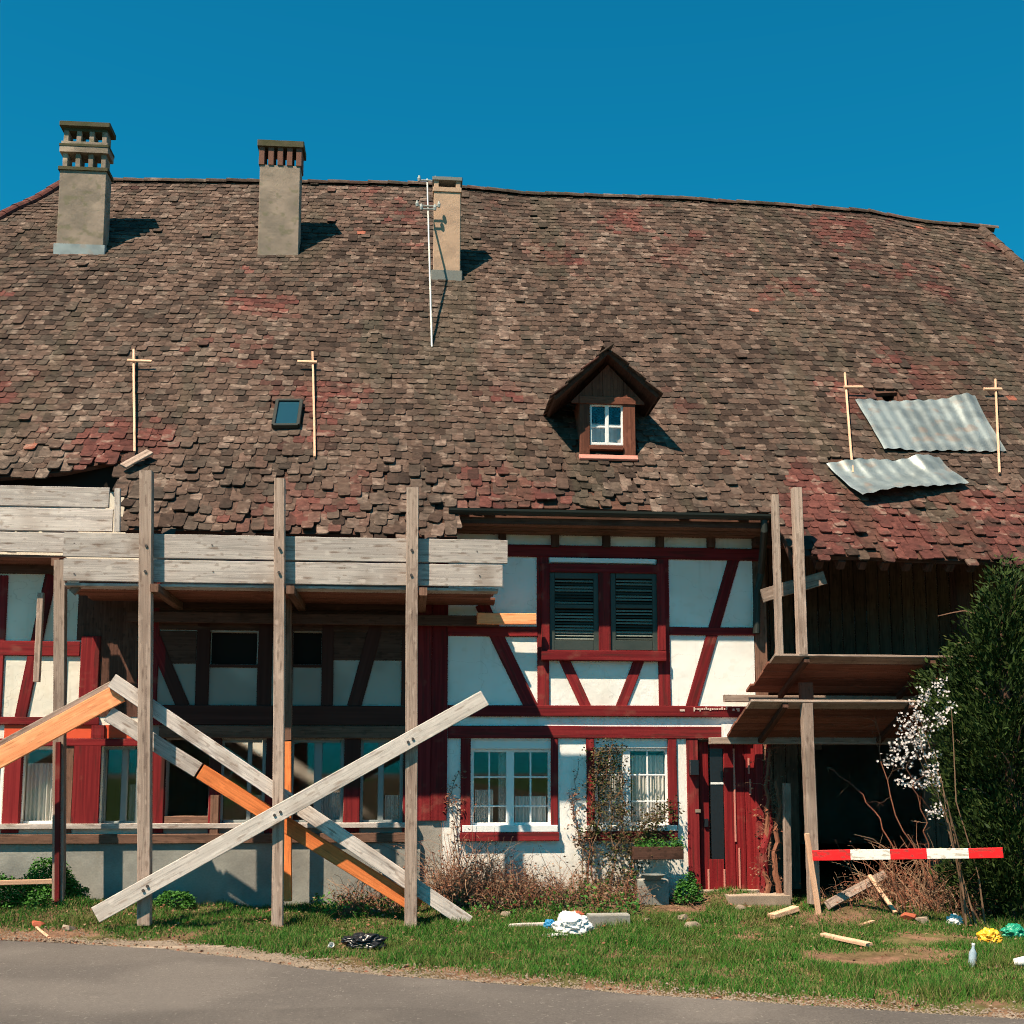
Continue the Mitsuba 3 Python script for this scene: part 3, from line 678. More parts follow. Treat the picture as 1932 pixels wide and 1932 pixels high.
# ---- roof tiles
TE, TW, TL = .158, .166, .31                                          # exposed length, spacing, tile length
tmpl = np.array([[-.5, 1, 0], [.5, 1, 0], [.5, .10, 0], [.36, .0, 0], [-.36, .0, 0], [-.5, .10, 0]])
tf = []
for k in range(1, 5): tf.append([0, k + 1, k])
for k in range(6): a, b = k, (k + 1) % 6; tf += [[a, b, 6 + b], [a, 6 + b, 6 + a]]
tf = np.array([[0, 2, 1], [0, 3, 2], [0, 4, 3], [0, 5, 4]][::1] + tf[4:])
import shapely
rowsn = np.arange(-9, int(SMAX / TE) + 1)
tx, tsl, trow = [], [], []
for r in rowsn:
    xx = np.arange(XL - .3, XR + .3, TW) + (r % 2) * TW / 2 + rng.uniform(-.02, .02)
    tx.append(xx); tsl.append(np.full(len(xx), r * TE)); trow.append(np.full(len(xx), r))
tx, tsl, trow = map(np.concatenate, (tx, tsl, trow))
N = len(tx)
messy = np.clip((1.9 - tsl) / 2.5, .05, 1) * np.clip((4.3 - tx) / 3, .55, 1)
messy = messy * 1.45 * (.4 + meshkit.noise(np.stack([tx * .8, tsl * .8, 0 * tx], -1), 21))
tx = tx + rng.normal(0, .006, N) * (1 + messy * 2.2); tsl = tsl + rng.normal(0, .007, N) * (1 + messy * 2.5)
keep = shapely.contains_xy(roof_poly.buffer(.03), tx, tsl + .08)
skyl = sg.Polygon([xs_of(*q) for q in ((517, 762), (569, 762), (569, 816), (517, 816))])
dorm = sg.Polygon([xs_of(*q) for q in ((1094, 800), (1200, 800), (1203, 858), (1092, 858))])
for hp in [skyl, dorm]: keep &= ~shapely.contains_xy(hp.buffer(.05), tx, tsl + .06)
for hp in hole_polys:
    for o_ in (.02, .10, .18, .26): keep &= ~shapely.contains_xy(hp.buffer(.04), tx, tsl + o_)
keep &= ~(rng.random(N) < .045 * messy)
tx, tsl, messy, trow = tx[keep], tsl[keep], messy[keep], trow[keep]; N = len(tx)
yaw_ = rng.normal(0, .013, N) * (1 + messy * 4)
tilt = .066 + rng.normal(0, .012, N) * (1 + messy * 2.4) + (rng.random(N) < .05 * messy) * .10
roll_ = rng.normal(0, .012, N) * (1 + messy * 3)
lift = rng.uniform(0, .006, N) + (rng.random(N) < .08 * messy) * .02
wd = TW * rng.uniform(.93, .99, N)
lx = tmpl[None, :, 0] * wd[:, None]; lu = tmpl[None, :, 1] * TL + np.zeros((N, 1))
cx, sx = np.cos(yaw_)[:, None], np.sin(yaw_)[:, None]
dx, du = lx * cx - lu * sx, lx * sx + lu * cx
hh = (TL - lu) * np.sin(tilt)[:, None] + lx * roll_[:, None] + lift[:, None]
Xv = tx[:, None] + dx; Sv = tsl[:, None] + du
topv = roof_pt(Xv, Sv, hh - .006); botv = roof_pt(Xv, Sv, hh - .027)
TV = np.concatenate([topv, botv], 1)
pz = np.stack([tx * .55, tsl * .55, 0 * tx], -1)
redn = meshkit.np.clip((meshkit.fbm(pz * 1.3, 4, 31) - .5) * 1.7 + .24, .05, .8) + rng.normal(0, .085, N)
redn += .40 * np.clip((tx - 3.6) / .6, 0, 1) * np.clip((1.55 - tsl - .12 * (tx - 4)) / .9, 0, 1) * (.55 + .9 * meshkit.noise(pz * 3, 8))
redn += .16 * np.exp(-((tx + 5.6) / 1.2) ** 2 - ((tsl - 1.2) / 1.4) ** 2) + .26 * np.exp(-((tx - (3.55 - .30 * tsl)) / .30) ** 2) * np.clip((6 - tsl) / 2, 0, 1)
redn += .08 * np.clip((1.5 - tsl) / 1.5, 0, 1)
tone = np.clip(rng.normal(.45, .24, N) + (meshkit.fbm(pz * 1.7, 3, 5) - .5) * .5 - .12 * np.clip((tx - 3) / 4, 0, 1), .02, .98)
q = np.clip(redn, 0, .955); q[rng.random(N) < .0006] = .99
TUV = np.repeat(np.stack([tone, q], 1)[:, None], 12, 1)
# which tiles show largest: the nearest rows that nothing covers
ctr = TV.mean(1); dv = ctr - CAM; zf = dv @ FWD
ppx, ppy = CX + FD * (dv @ RGT) / zf, CX + OFF - FD * (dv @ UPV) / zf
vis = (ppx > 6) & (ppx < 1926) & ~((ppx > 110) & (ppx < 962) & (ppy > 996)) & ~((ppx < 222) & (ppy > 905)) & ~((ppx > 1770) & (ppy > 1040))
score = np.where(vis, zf, 1e9)
near = np.argsort(score, kind='stable')[:300]
roofk = f'{house}__roof'
for k in near: sub(roofk, (TV[k], tf, TUV[k]), 'mat_roof_tile', 'tile')
rest = np.setdiff1d(np.arange(N), near)
F = (tf[None] + 12 * np.arange(len(rest))[:, None, None]).reshape(-1, 3)
sub(roofk, (TV[rest].reshape(-1, 3), F, TUV[rest].reshape(-1, 2)), 'mat_roof_tile', 'tiling', kind='stuff')
print('tiles', N)
# ridge and hip tiles
def cap(p0, p1, r, tone_, q_):
    p0, p1 = np.asarray(p0, float), np.asarray(p1, float)
    ax = (p1 - p0) / np.linalg.norm(p1 - p0); s = np.cross(ax, [0, 0, 1]); s /= np.linalg.norm(s); u = np.cross(s, ax)
    V = []
    for p, rr in ((p0, r), (p1, r * .86)):
        for t in np.linspace(-.15, math.pi + .15, 8): V.append(p + s * math.cos(t) * rr + u * math.sin(t) * rr * .8)
    F = []
    for k in range(7): F += [[k, k + 1, k + 9], [k, k + 9, k + 8]]
    F += [[0, k + 1, k] for k in range(1, 7)]
    return np.array(V), np.array(F), np.full((16, 2), 0) + np.array([tone_, q_])
xr = A_[0]
while xr < B_[0]:
    x2 = xr + .40
    z = lambda x: float(np.interp(x, _rp[:, 0], _rp[:, 2])) - .02 + rng.uniform(-.012, .012)
    sub(roofk, cap((xr - .02, YR, z(xr)), (x2, YR, z(x2)), .12, rng.uniform(.2, .95), rng.uniform(.2, .62)), 'mat_roof_tile', 'ridge_tile')
    xr = x2
def hip_caps(a, b, qlo, qhi):
    L = math.hypot(b[0] - a[0], b[1] - a[1]); n_ = max(2, int(L / .38))
    for k in range(n_):
        f0, f1 = k / n_, (k + 1.06) / n_
        P0 = roof_pt(np.array(a[0] + (b[0] - a[0]) * f0), np.array(a[1] + (b[1] - a[1]) * f0)); P1 = roof_pt(np.array(a[0] + (b[0] - a[0]) * f1), np.array(a[1] + (b[1] - a[1]) * f1))
        sub(roofk, cap(P1, P0, .12, rng.uniform(.3, .7), rng.uniform(qlo, qhi)), 'mat_roof_tile', 'hip_tile')
hip_caps((A_[0], SMAX - .1), (XL, sY(3.6)), .72, .95); hip_caps((B_[0], SMAX - .1), (XR, sY(3.2)), .3, .6)

# ---- chimneys
def block(x0, x1, y0, y1, z0, z1, ch=.012):
    return beam(((x0 + x1) / 2, (y0 + y1) / 2, z0), ((x0 + x1) / 2, (y0 + y1) / 2, z1), x1 - x0, y1 - y0, ch=ch)
def chimney(px0, px1, base_y, top_y, depth, mat, label):
    key = numbered(f'{house}__chimney'); labels[key] = {'label': label}
    Pb = onroof((px0 + px1) / 2, base_y); Y = Pb[1]
    X0, X1 = at(px0, (base_y + top_y) / 2, Y)[0], at(px1, (base_y + top_y) / 2, Y)[0]
    zt = at((px0 + px1) / 2, top_y, Y)[2]
    sub(key, block(X0, X1, Y, Y + depth, Pb[2] - .8, zt), mat, 'shaft')
    zz = lambda py: float(at((px0 + px1) / 2, py, Y)[2])
    return key, X0, X1, Y, depth, zz
def crown(key, X0, X1, Y, D, z0, z1, n_, wpil, mat, inset=.03):
    m = (X1 - X0 - 2 * inset - wpil) / (n_ - 1)
    for side in (Y + inset, Y + D - inset - wpil):
        for k in range(n_):
            x = X0 + inset + k * m
            sub(key, block(x, x + wpil, side, side + wpil, z0, z1, .006), mat, 'pillar')
    for k in (1,):
        for x in (X0 + inset, X1 - inset - wpil):
            y = Y + inset + (D - 2 * inset - wpil) * k / 2
            sub(key, block(x, x + wpil, y, y + wpil, z0, z1, .006), mat, 'pillar')
c, X0, X1, Y, D, zz = chimney(109, 198, 478, 322, .34, 'mat_chimney_render', 'tallest grey rendered chimney with a two-tiered open crown')
sub(c, block(X0 - .03, X1 + .03, Y - .03, Y + D + .03, zz(322), zz(316)), 'mat_mossy_stone', 'ledge')
crown(c, X0, X1, Y, D, zz(316), zz(288), 4, .085, 'mat_chimney_render')
sub(c, block(X0 - .02, X1 + .02, Y - .02, Y + D + .02, zz(288), zz(277)), 'mat_chimney_render', 'ledge'); sub(c, block(X0 - .03, X1 + .03, Y - .03, Y + D + .03, zz(277), zz(273)), 'mat_mossy_stone', 'ledge')
sub(c, block(X0, X1, Y, Y + D, zz(273), zz(267)), 'mat_chimney_render', 'ledge')
crown(c, X0, X1, Y, D, zz(267), zz(246), 4, .085, 'mat_chimney_render')
sub(c, block(X0 + .03, X1 - .03, Y + .03, Y + D - .03, zz(246), zz(240)), 'mat_mossy_stone', 'ledge')
sub(c, block(X0 - .035, X1 + .035, Y - .05, Y + D + .05, zz(240), zz(232)), 'mat_mossy_stone', 'cap')
sub(c, block(X0 - .04, X1 + .04, Y - .03, Y + D, zz(484), zz(462)), 'mat_zinc', 'flashing')
c, X0, X1, Y, D, zz = chimney(488, 565, 486, 312, .34, 'mat_chimney_render', 'grey rendered middle chimney with a brick crown and mossy slab')
crown(c, X0 - .03, X1 + .03, Y - .03, D + .06, zz(312), zz(279), 5, .10, 'mat_crown_brick', .01)
sub(c, block(X0 - .05, X1 + .06, Y - .06, Y + D + .08, zz(279), zz(268)), 'mat_mossy_stone', 'cap')
c, X0, X1, Y, D, zz = chimney(818, 869, 534, 362, .32, 'mat_chimney_pink', 'small pinkish chimney with an open cowl beside the white mast')
sub(c, block(X0 - .02, X1 + .02, Y - .02, Y + D + .02, zz(362), zz(354)), 'mat_chimney_pink', 'ledge')
for (a, b) in ((X0 + .0, X0 + .09), (X1 - .09, X1)): sub(c, block(a, b, Y, Y + D, zz(354), zz(341)), 'mat_chimney_pink', 'pillar')
sub(c, block(X0 - .03, X1 + .03, Y - .03, Y + D + .03, zz(341), zz(335)), 'mat_flashing', 'cap')
sub(c, block(X0 - .035, X1 + .035, Y - .03, Y + D + .02, zz(540), zz(511)), 'mat_flashing', 'flashing')

# ---- skylight
key = numbered(f'{house}__skylight')
a, b, c_, d_ = (xs_of(*q) for q in ((520, 766), (566, 766), (566, 812), (520, 812)))
x0, x1, s0, s1 = (a[0] + d_[0]) / 2, (b[0] + c_[0]) / 2, d_[1], a[1]
for (p, q_) in (((x0, s0), (x1, s0)), ((x0, s1), (x1, s1)), ((x0, s0), (x0, s1)), ((x1, s0), (x1, s1))):
    sub(key, beam(roof_pt(np.array(p[0]), np.array(p[1]), .05), roof_pt(np.array(q_[0]), np.array(q_[1]), .05), .05, .07, face=RN), 'mat_gutter', 'frame')
scene['mat_skylight_glass'] = twos(pr(rgb(.008, .045, .07), .25, .5))  # opaque blue base colour paints in the sky reflection
V = np.array([roof_pt(np.array(x), np.array(s), .06) for x, s in ((x0, s0), (x1, s0), (x1, s1), (x0, s1))])
sub(key, (V, np.array([[0, 1, 2], [0, 2, 3]])), 'mat_skylight_glass', 'pane')

# ---- dormer
key = numbered(f'{house}__dormer'); labels[key] = {'label': 'small brown gabled dormer with a white cross-barred window'}
Pd = onroof(1147, 858); Yd = Pd[1]
dq = lambda x, y, Y=Yd: at(x, y, Y)
for q_ in ((1094, 748, 1113, 862), (1176, 748, 1199, 862)): sub(key, rbeam(*q_, Yd, .10), 'mat_dormer_wood', 'wall_post')
sub(key, rbeam(1094, 748, 1199, 762, Yd - .02, .10), 'mat_dormer_wood', 'lintel')
sub(key, rbeam(1113, 840, 1176, 848, Yd - .03, .10), 'mat_dormer_wood', 'sill')
a = rect(1113, 848, 1176, 862, Yd + .08); sub(key, box(a[0], a[1], Yd + .06, Yd + .09, a[2] - .1, a[3]), 'mat_black_void', 'apron')
a = rect(1092, 858, 1202, 872, Yd - .06); sub(key, beam((a[0], Yd - .1, (a[2] + a[3]) / 2), (a[1], Yd - .1, (a[2] + a[3]) / 2), .10, .04, face=RN), 'mat_worn_pink', 'sill_tile')
xl, xr_, zl, zh = rect(1094, 748, 1199, 862, Yd)
for x in (xl + .02, xr_ - .02):                                       # cheeks
    V = np.array([[x, Yd + .05, zl - .3], [x, Yd + .05, zh + .02], [x, Yd + 1.5, zh + .02], [x, Yd + 1.5, zl - .3]])
    sub(key, (V, np.array([[0, 1, 2], [0, 2, 3]]), np.stack([V[:, 2] + 100, V[:, 1]], 1)), 'mat_dormer_wood', 'cheek')
ap = dq(1147, 688); gl, gr = dq(1078, 757), dq(1216, 757)
nb = 7
for k in range(nb):                                                   # gable boards
    f0, f1 = k / nb, (k + 1) / nb
    xa, xb_ = gl[0] + (gr[0] - gl[0]) * f0 + .003, gl[0] + (gr[0] - gl[0]) * f1 - .003
    h = lambda x: gl[2] + (ap[2] - gl[2]) * (1 - abs(x - ap[0]) / (gr[0] - ap[0])) if x > ap[0] else gl[2] + (ap[2] - gl[2]) * (1 - abs(x - ap[0]) / (ap[0] - gl[0]))
    pts = [(xa, gl[2] - .02), (xb_, gl[2] - .02), (xb_, max(h(xb_), gl[2]))] + ([(ap[0], ap[2])] if xa < ap[0] < xb_ else []) + [(xa, max(h(xa), gl[2]))]
    m = trimesh.creation.extrude_polygon(sg.Polygon(pts), .025, engine='earcut')
    m.apply_transform(np.array([[1, 0, 0, 0], [0, 0, -1, Yd + .03], [0, 1, 0, 0], [0, 0, 0, 1]], float))
    sub(key, (m.vertices, m.faces, np.stack([m.vertices[:, 2] + 100 * (k + 900), m.vertices[:, 0]], 1)), 'mat_dormer_wood', 'gable_board')
apx = at(1147, 664, Yd - .22)
for sgn, pxe in ((-1, (1046, 752)), (1, (1242, 748))):
    e = at(*pxe, Yd - .22)
    t_ = e - apx; L = np.linalg.norm(t_); t_ /= L
    yb = Yd + 2.0
    nrm = np.cross(t_, [0, 1, 0]) * (1 if sgn < 0 else -1); nrm = nrm if nrm[2] > 0 else -nrm
    mid = (apx + e) / 2
    p0 = np.array([mid[0], Yd - .22, mid[2]]); p1 = np.array([mid[0], yb, mid[2]])
    sub(key, beam(p0, p1, L, .05, face=nrm), 'mat_dark_wood', 'roof_board')
    nrow, ncol = int(L / .17) + 1, 12
    VV, FF, UU = [], [], []
    for r in range(nrow):
        for cc in range(ncol):
            base = e - t_ * (r * L / nrow) + nrm * .035; y = Yd - .24 + (cc + .5 * (r % 2)) * .18
            cn = [(base + t_ * .03 + nrm * .03, 0), (base - t_ * .28, 0)]
            w_ = .085
            P4 = [cn[0][0] + [0, y - Yd + .24 - w_ + .0, 0], cn[0][0] + [0, y - Yd + .24 + w_, 0], cn[1][0] + [0, y - Yd + .24 + w_, 0], cn[1][0] + [0, y - Yd + .24 - w_, 0]]
            P4 = [np.array(v) for v in P4]
            o = len(VV)
            VV += P4 + [v - nrm * .015 for v in P4]; UU += [[rng.uniform(.2, .8), rng.uniform(.2, .7)]] * 8
            FF += [[o, o + 1, o + 2], [o, o + 2, o + 3], [o + 4, o + 6, o + 5], [o + 4, o + 7, o + 6], [o, o + 4, o + 5], [o, o + 5, o + 1], [o, o + 3, o + 7], [o, o + 7, o + 4], [o + 1, o + 5, o + 6], [o + 1, o + 6, o + 2]]
    sub(key, (np.array(VV), np.array(FF), np.array(UU)), 'mat_roof_tile', 'tiling', kind='stuff')
# dormer window
for q_ in ((1113, 762, 1117, 840), (1172, 762, 1176, 840), (1117, 762, 1172, 766), (1117, 835, 1172, 840), (1142, 766, 1149, 835)):
    sub(key, rbeam(*q_, Yd + .03, .05), 'mat_white_paint', 'window_frame')
sub(key, rbeam(1117, 803, 1142, 807, Yd + .035, .03), 'mat_white_paint', 'glazing_bar'); sub(key, rbeam(1149, 803, 1172, 807, Yd + .035, .03), 'mat_white_paint', 'glazing_bar')
a = rect(1115, 764, 1174, 838, Yd + .06)
V = np.array([[a[0], Yd + .065, a[2]], [a[1], Yd + .065, a[2]], [a[1], Yd + .065, a[3]], [a[0], Yd + .065, a[3]]])
sub(key, (V, np.array([[0, 1, 2], [0, 2, 3]])), 'mat_glass', 'pane')
a = rect(1114, 800, 1176, 840, Yd + .2); sub(key, box(a[0], a[1], Yd + .2, Yd + .21, a[2], a[3]), 'mat_curtain', 'curtain')

# ================================================================ scaffolds
def bolts(pts, key, r_=.018, l_=.02):
    for p in pts:
        m = trimesh.creation.cylinder(r_, l_, sections=8); m.apply_transform(trimesh.geometry.align_vectors([0, 0, 1], [0, -1, 0])); m.apply_translation(p)
        put(m, 'mat_bolt', key, 'bolt')
sc = thing('scaffold', 'weathered timber scaffold of tall posts, pale guard boards and crossed braces against the house', 'scaffold')
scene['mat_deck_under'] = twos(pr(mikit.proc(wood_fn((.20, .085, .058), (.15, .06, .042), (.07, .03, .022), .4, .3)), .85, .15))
YP = -1.49
def pole(p0, p1, w, Y, t, mat, name, parent, **k):
    a, b = at(*p0, Y), at(*p1, Y)
    return put(beam(a, b, w * abs(Y + 16.0) / FD, t, segs=8, warp=.008, ragged=.01, **k), mat, parent, name)
pole((111, 1722), (115, 1058), 20, -.66, .12, 'mat_grey_wood', 'post', sc)
pole((108, 1720), (110, 1400), 9, -.745, .04, 'mat_red_paint', 'post_batten', sc)
pole((273, 1745), (276, 890), 23, YP, .14, 'mat_grey_wood', 'post', sc)
pole((524, 1748), (528, 904), 20, YP, .12, 'mat_grey_wood', 'post', sc)
pole((542.4, 1397), (543, 1122), 15, -.45, .10, 'mat_brown_wood', 'post', sc)  # upper length of one post, browned: deck shade painted into the wood
pole((542, 1700), (542.4, 1399), 15, -.45, .10, 'mat_raw_wood', 'post', sc)
pole((775, 1757), (778, 922), 23, YP, .14, 'mat_grey_wood', 'post', sc)
YB = YP + .095
def hboard(x0, x1, y0, y1, xm, Y, t, mat, name, parent, **k):
    zc = (at(xm, y0, Y)[2] + at(xm, y1, Y)[2]) / 2; w = at(xm, y0, Y)[2] - at(xm, y1, Y)[2]
    return put(beam((at(x0, y0, Y)[0], Y, zc), (at(x1, y0, Y)[0], Y, zc), w, t, segs=10, warp=.007, ragged=.012, **k), mat, parent, name)
hboard(121, 957, 1012, 1057, 540, YB, .035, 'mat_pale_wood', 'guard_board', sc)
hboard(121, 948, 1060, 1102, 540, YB + .004, .035, 'mat_pale_wood', 'guard_board', sc)
YA = -.58
hboard(-320, 207, 918, 956, 100, YA - .004, .035, 'mat_pale_wood', 'guard_board', sc)
hboard(-320, 214, 959, 1002, 100, YA, .035, 'mat_pale_wood', 'guard_board', sc)
hboard(-320, 124, 1005, 1042, 60, YA + .004, .035, 'mat_pale_wood', 'guard_board', sc)
zB = at(540, 1106, YB)[2]; zA = at(60, 1049, YA)[2]
xb = at(121, 1106, YB)[0], at(938, 1106, YB)[0]
for k in range(5):
    y = YB + .02 + .13 + k * .265
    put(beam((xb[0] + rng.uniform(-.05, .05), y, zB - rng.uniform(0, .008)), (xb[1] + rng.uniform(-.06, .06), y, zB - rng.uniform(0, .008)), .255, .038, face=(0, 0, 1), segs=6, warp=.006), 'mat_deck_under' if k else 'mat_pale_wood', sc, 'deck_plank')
for k in range(2):
    y = YA + .02 + .13 + k * .265
    put(beam((at(-320, 1049, YA)[0], y, zA), (at(112, 1049, YA)[0] + rng.uniform(-.05, .05), y, zA), .255, .038, face=(0, 0, 1), segs=6, warp=.006), 'mat_deck_under', sc, 'deck_plank')
for x in (292, 545, 792):
    X = at(x + 6, 1110, YB)[0]
    put(beam((X, YP - .12, zB - .075), (X, -.02, zB - .075), .10, .10), 'mat_brown_wood', sc, 'cross_bearer')
X = at(108, 1052, YA)[0] - .02
put(beam((X, YA - .02, zA - .075), (X, -.02, zA - .075), .10, .10), 'mat_brown_wood', sc, 'cross_bearer')
hboard(240, 938, 1158, 1178, 600, -.22, .06, 'mat_dark_wood', 'ledger', sc)  # shaded length of one ledger, its shade put into the dark colour
hboard(900, 1011, 1157, 1178, 960, -.285, .06, 'mat_peach_wood', 'ledger', sc)
pole((221, 1003), (223, 922), 11, YB + .12, .04, 'mat_pale_wood', 'board_stop', sc)
pole((136, 1118), (148, 1106), 14, YB + .15, .06, 'mat_grey_wood', 'board_stop', sc)
def diag(p0, p1, w, Y, t, mat, name='brace', **k):
    return pole(p0, p1, w, Y, t, mat, name, sc, **k)
diag((181, 1727), (915, 1317), 31, YP - .13, .055, 'mat_bleached_wood')
diag((211, 1284), (884, 1741), 27, YB + .04, .05, 'mat_pale_wood')
diag((205, 1347), (374, 1453), 29, YB + .14, .05, 'mat_pale_wood'); diag((378, 1455.5), (790, 1712), 29, YB + .14, .05, 'mat_raw_wood')  # one brace: upper length greyed, its shade put into the wood colour
diag((-260, 1570), (228, 1307), 36, -1.29, .05, 'mat_peach_wood')
diag((-260, 1548), (212, 1291), 12, -1.24, .09, 'mat_grey_wood')
bolts([at(x, y, YP - .075) for x, y in ((276, 1030), (274, 1078), (527, 1034), (526, 1080), (777, 1038), (776, 1085))], sc)
bolts([at(x, y, YP - .165) for x, y in ((270, 1680), (278, 1672), (518, 1538), (529, 1532), (770, 1400), (779, 1394))], sc)
bolts([at(x, y, YB - .02) for x, y in ((140, 1025), (140, 1082), (400, 1028), (402, 1078), (660, 1034), (900, 1040), (905, 1086))], sc, .009, .006)
vb = thing('loose_plank', 'short pale plank lying on the torn left end of the eaves', 'plank')
P0, P1 = onroof(283, 852, .10), onroof(232, 880, .10)
put(beam(P0, P1, .13, .03, face=RN), 'mat_grey_wood', vb, None)

sc2 = thing('scaffold', 'grey timber catch platform with two tilted decks in front of the dark barn', 'scaffold')
pole((1471, 1238), (1461, 934), 13, -1.36, .09, 'mat_grey_wood', 'post', sc2)
pole((1513, 1236), (1502, 921), 18, -1.36, .12, 'mat_grey_wood', 'post', sc2)
pole((1535, 1705), (1521, 1327), 20, -1.36, .13, 'mat_grey_wood', 'post', sc2)
pole((1521, 1322), (1520, 1288), 24, -.95, .12, 'mat_dark_wood', 'post_foot', sc2)
pole((1487, 1725), (1484, 1478), 13, -.45, .09, 'mat_grey_wood', 'post', sc2)
pole((1438, 1124), (1556, 1090), 26, -1.08, .05, 'mat_grey_wood', 'cross_board', sc2)
def tilted_deck(yf, yb, xl, xr, mats_):
    zf_, zb_ = at(1650, yf, -1.42)[2], at(1650, yb, -.26)[2]
    for k in range(5):
        f = (k + .5) / 5
        y, z = -1.42 + 1.16 * f, zf_ + (zb_ - zf_) * f
        nrm = np.array([0, zf_ - zb_, 1.16])
        x0 = at(xl, yf, -1.42)[0] + rng.uniform(-.04, .04); x1 = at(xr, yf, -1.42)[0] + rng.uniform(-.05, .05)
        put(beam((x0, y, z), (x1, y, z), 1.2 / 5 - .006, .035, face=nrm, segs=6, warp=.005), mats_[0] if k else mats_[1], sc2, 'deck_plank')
    for x in (xl + 62, xl + 300):
        X = at(x, yf, -1.4)[0]
        put(beam((X, -1.40, zf_ - .06), (X, -.28, zb_ - .06), .07, .07, face=(0, zf_ - zb_, 1.16)), 'mat_dark_wood', sc2, 'cross_bearer')
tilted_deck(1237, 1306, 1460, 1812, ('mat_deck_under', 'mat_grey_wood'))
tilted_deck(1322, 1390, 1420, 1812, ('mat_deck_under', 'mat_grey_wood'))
hboard(1366, 1960, 1312, 1325, 1440, -.16, .11, 'mat_grey_wood', 'ledger', sc2)
hboard(1339, 1960, 1391, 1404, 1440, -.21, .13, 'mat_grey_wood', 'ledger', sc2)

# ================================================================ things on the roof
def roof_stake(foot, head, cross, label, lean=.10):
    key = thing('roof_stake', label, 'wooden stake', group=None)
    a, b = onroof(*foot, .06), onroof(*head, lean)
    put(beam(a, b, .032, .03, face=RN, segs=4, warp=.004), 'mat_fresh_wood', key, 'upright')
    c0, c1 = onroof(*cross[0], lean + .03), onroof(*cross[1], lean + .03)
    put(beam(c0, c1, .055, .03, face=RN), 'mat_fresh_wood', key, 'crossbar')
roof_stake((254, 852), (252, 660), ((240, 680), (286, 682)), 'thin pale wooden T-shaped stake on the roof near its left end')
roof_stake((594, 862), (590, 664), ((561, 682), (598, 683)), 'thin pale wooden stake with a bar to one side, just beside the skylight')
roof_stake((1609, 892), (1594, 704), ((1592, 730), (1628, 730)), 'pale wooden stake at the upper corner of the metal sheets, beside a hole')
roof_stake((1886, 892), (1878, 716), ((1856, 734), (1890, 734)), 'pale wooden stake standing at the far right edge of the roof beside a metal sheet')

def corrugated(corners, label, waves, bend, dent):
    """corners: left-top, right-top, right-bottom, left-bottom in the photo, lying on the tiles"""
    key = thing('corrugated_sheet', label, 'metal sheet')
    C = [np.array(xs_of(*c)) for c in corners]
    nu, nv = 110, 24
    u, v = np.meshgrid(np.linspace(0, 1, nu), np.linspace(0, 1, nv), indexing='ij')
    q = (C[0][None, None] * ((1 - u) * (1 - v))[..., None] + C[1] * (u * (1 - v))[..., None] + C[2] * (u * v)[..., None] + C[3] * ((1 - u) * v)[..., None])
    h = .045 + .011 * np.sin(u * waves * 2 * math.pi) + bend(u, v) + dent * (meshkit.fbm(np.stack([u * 3, v * 2.2, 0 * u], -1), 3, 4) - .5)
    Pt = roof_pt(q[..., 0], q[..., 1], h)
    V = np.concatenate([Pt.reshape(-1, 3), (Pt - RN * .003).reshape(-1, 3)])
    i, j = np.meshgrid(np.arange(nu - 1), np.arange(nv - 1), indexing='ij'); a = (i * nv + j).ravel(); n1 = nu * nv
    F = np.vstack([np.stack([a, a + 1, a + nv + 1], 1), np.stack([a, a + nv + 1, a + nv], 1)])
    put((V, np.vstack([F, F[:, ::-1] + n1])), 'mat_zinc', key, None, smooth=True)
corrugated([(1612, 757), (1836, 757), (1897, 853), (1666, 850)], 'upper grey corrugated metal sheet lying crooked on the roof tiles', 10, lambda u, v: .08 * np.exp(-((u - .9) / .10) ** 2) * (1 - v) + .03 * np.exp(-((u - .1) / .1) ** 2), .05)
corrugated([(1557, 881), (1768, 868), (1824, 921), (1622, 951)], 'lower bent corrugated metal sheet, crumpled, below the other sheet', 8, lambda u, v: .10 * np.exp(-((u - .82) / .12) ** 2) * (1 - v) + .10 * (np.abs(v - .5) * 2) ** 2 * np.exp(-((u - .3) / .3) ** 2) + .06 * v, .08)

ms = thing('aerial_mast', 'thin pale metal mast with brackets standing on the roof beside the small pinkish chimney', 'aerial mast')
mb = onroof(815, 655, .0); mt = at(806, 338, mb[1] + .0)
mt = at(806, 338, onroof(843, 510)[1] - .1); 
put(tm(tube([mb, mb + (mt - mb) * .5, mt], [.019, .018, .015], 8)), 'mat_galvanised', ms, 'pole')
for f, l in ((.985, .32), (.82, .42), (.80, .26)):
    p = mb + (mt - mb) * f
    put(tm(tube([p + [-l * .5, -.03, 0], p + [l * .5, -.03, 0]], .014, 6)), 'mat_galvanised', ms, 'cross_arm')
    for s in (-1, 1):
        put(tm(tube([p + [s * l * .46, -.03, -.02], p + [s * l * .46, -.03, .03], p + [s * l * .46, -.03, .09]], [.022, .032, .016], 8)), 'mat_galvanised', ms, 'insulator')
put(tm(tube([mb + (mt - mb) * .80, onroof(868, 470, .1)], .008, 5)), 'mat_galvanised', ms, 'stay_wire')

# ================================================================ barrier
bar = thing('barrier', 'red and white striped road barrier board on a thin wooden stake before the barn', 'barrier')
edges_ = [1533, 1605, 1680, 1749, 1828, 1893]
for k in range(5):
    f0, f1 = k / 5, (k + 1) / 5
    p0, p1 = at(edges_[k], 1614 - 5 * f0, -1.62 - 1.15 * f0), at(edges_[k + 1] - .3, 1614 - 5 * f1, -1.62 - 1.15 * f1)
    put(beam(p0, p1, .130 - .012 * f0, .022), 'mat_barrier_red' if k % 2 == 0 else 'mat_barrier_white', bar, 'stripe')
pole((1548, 1748), (1522, 1573), 10, -1.58, .04, 'mat_fresh_wood', 'stake', bar)

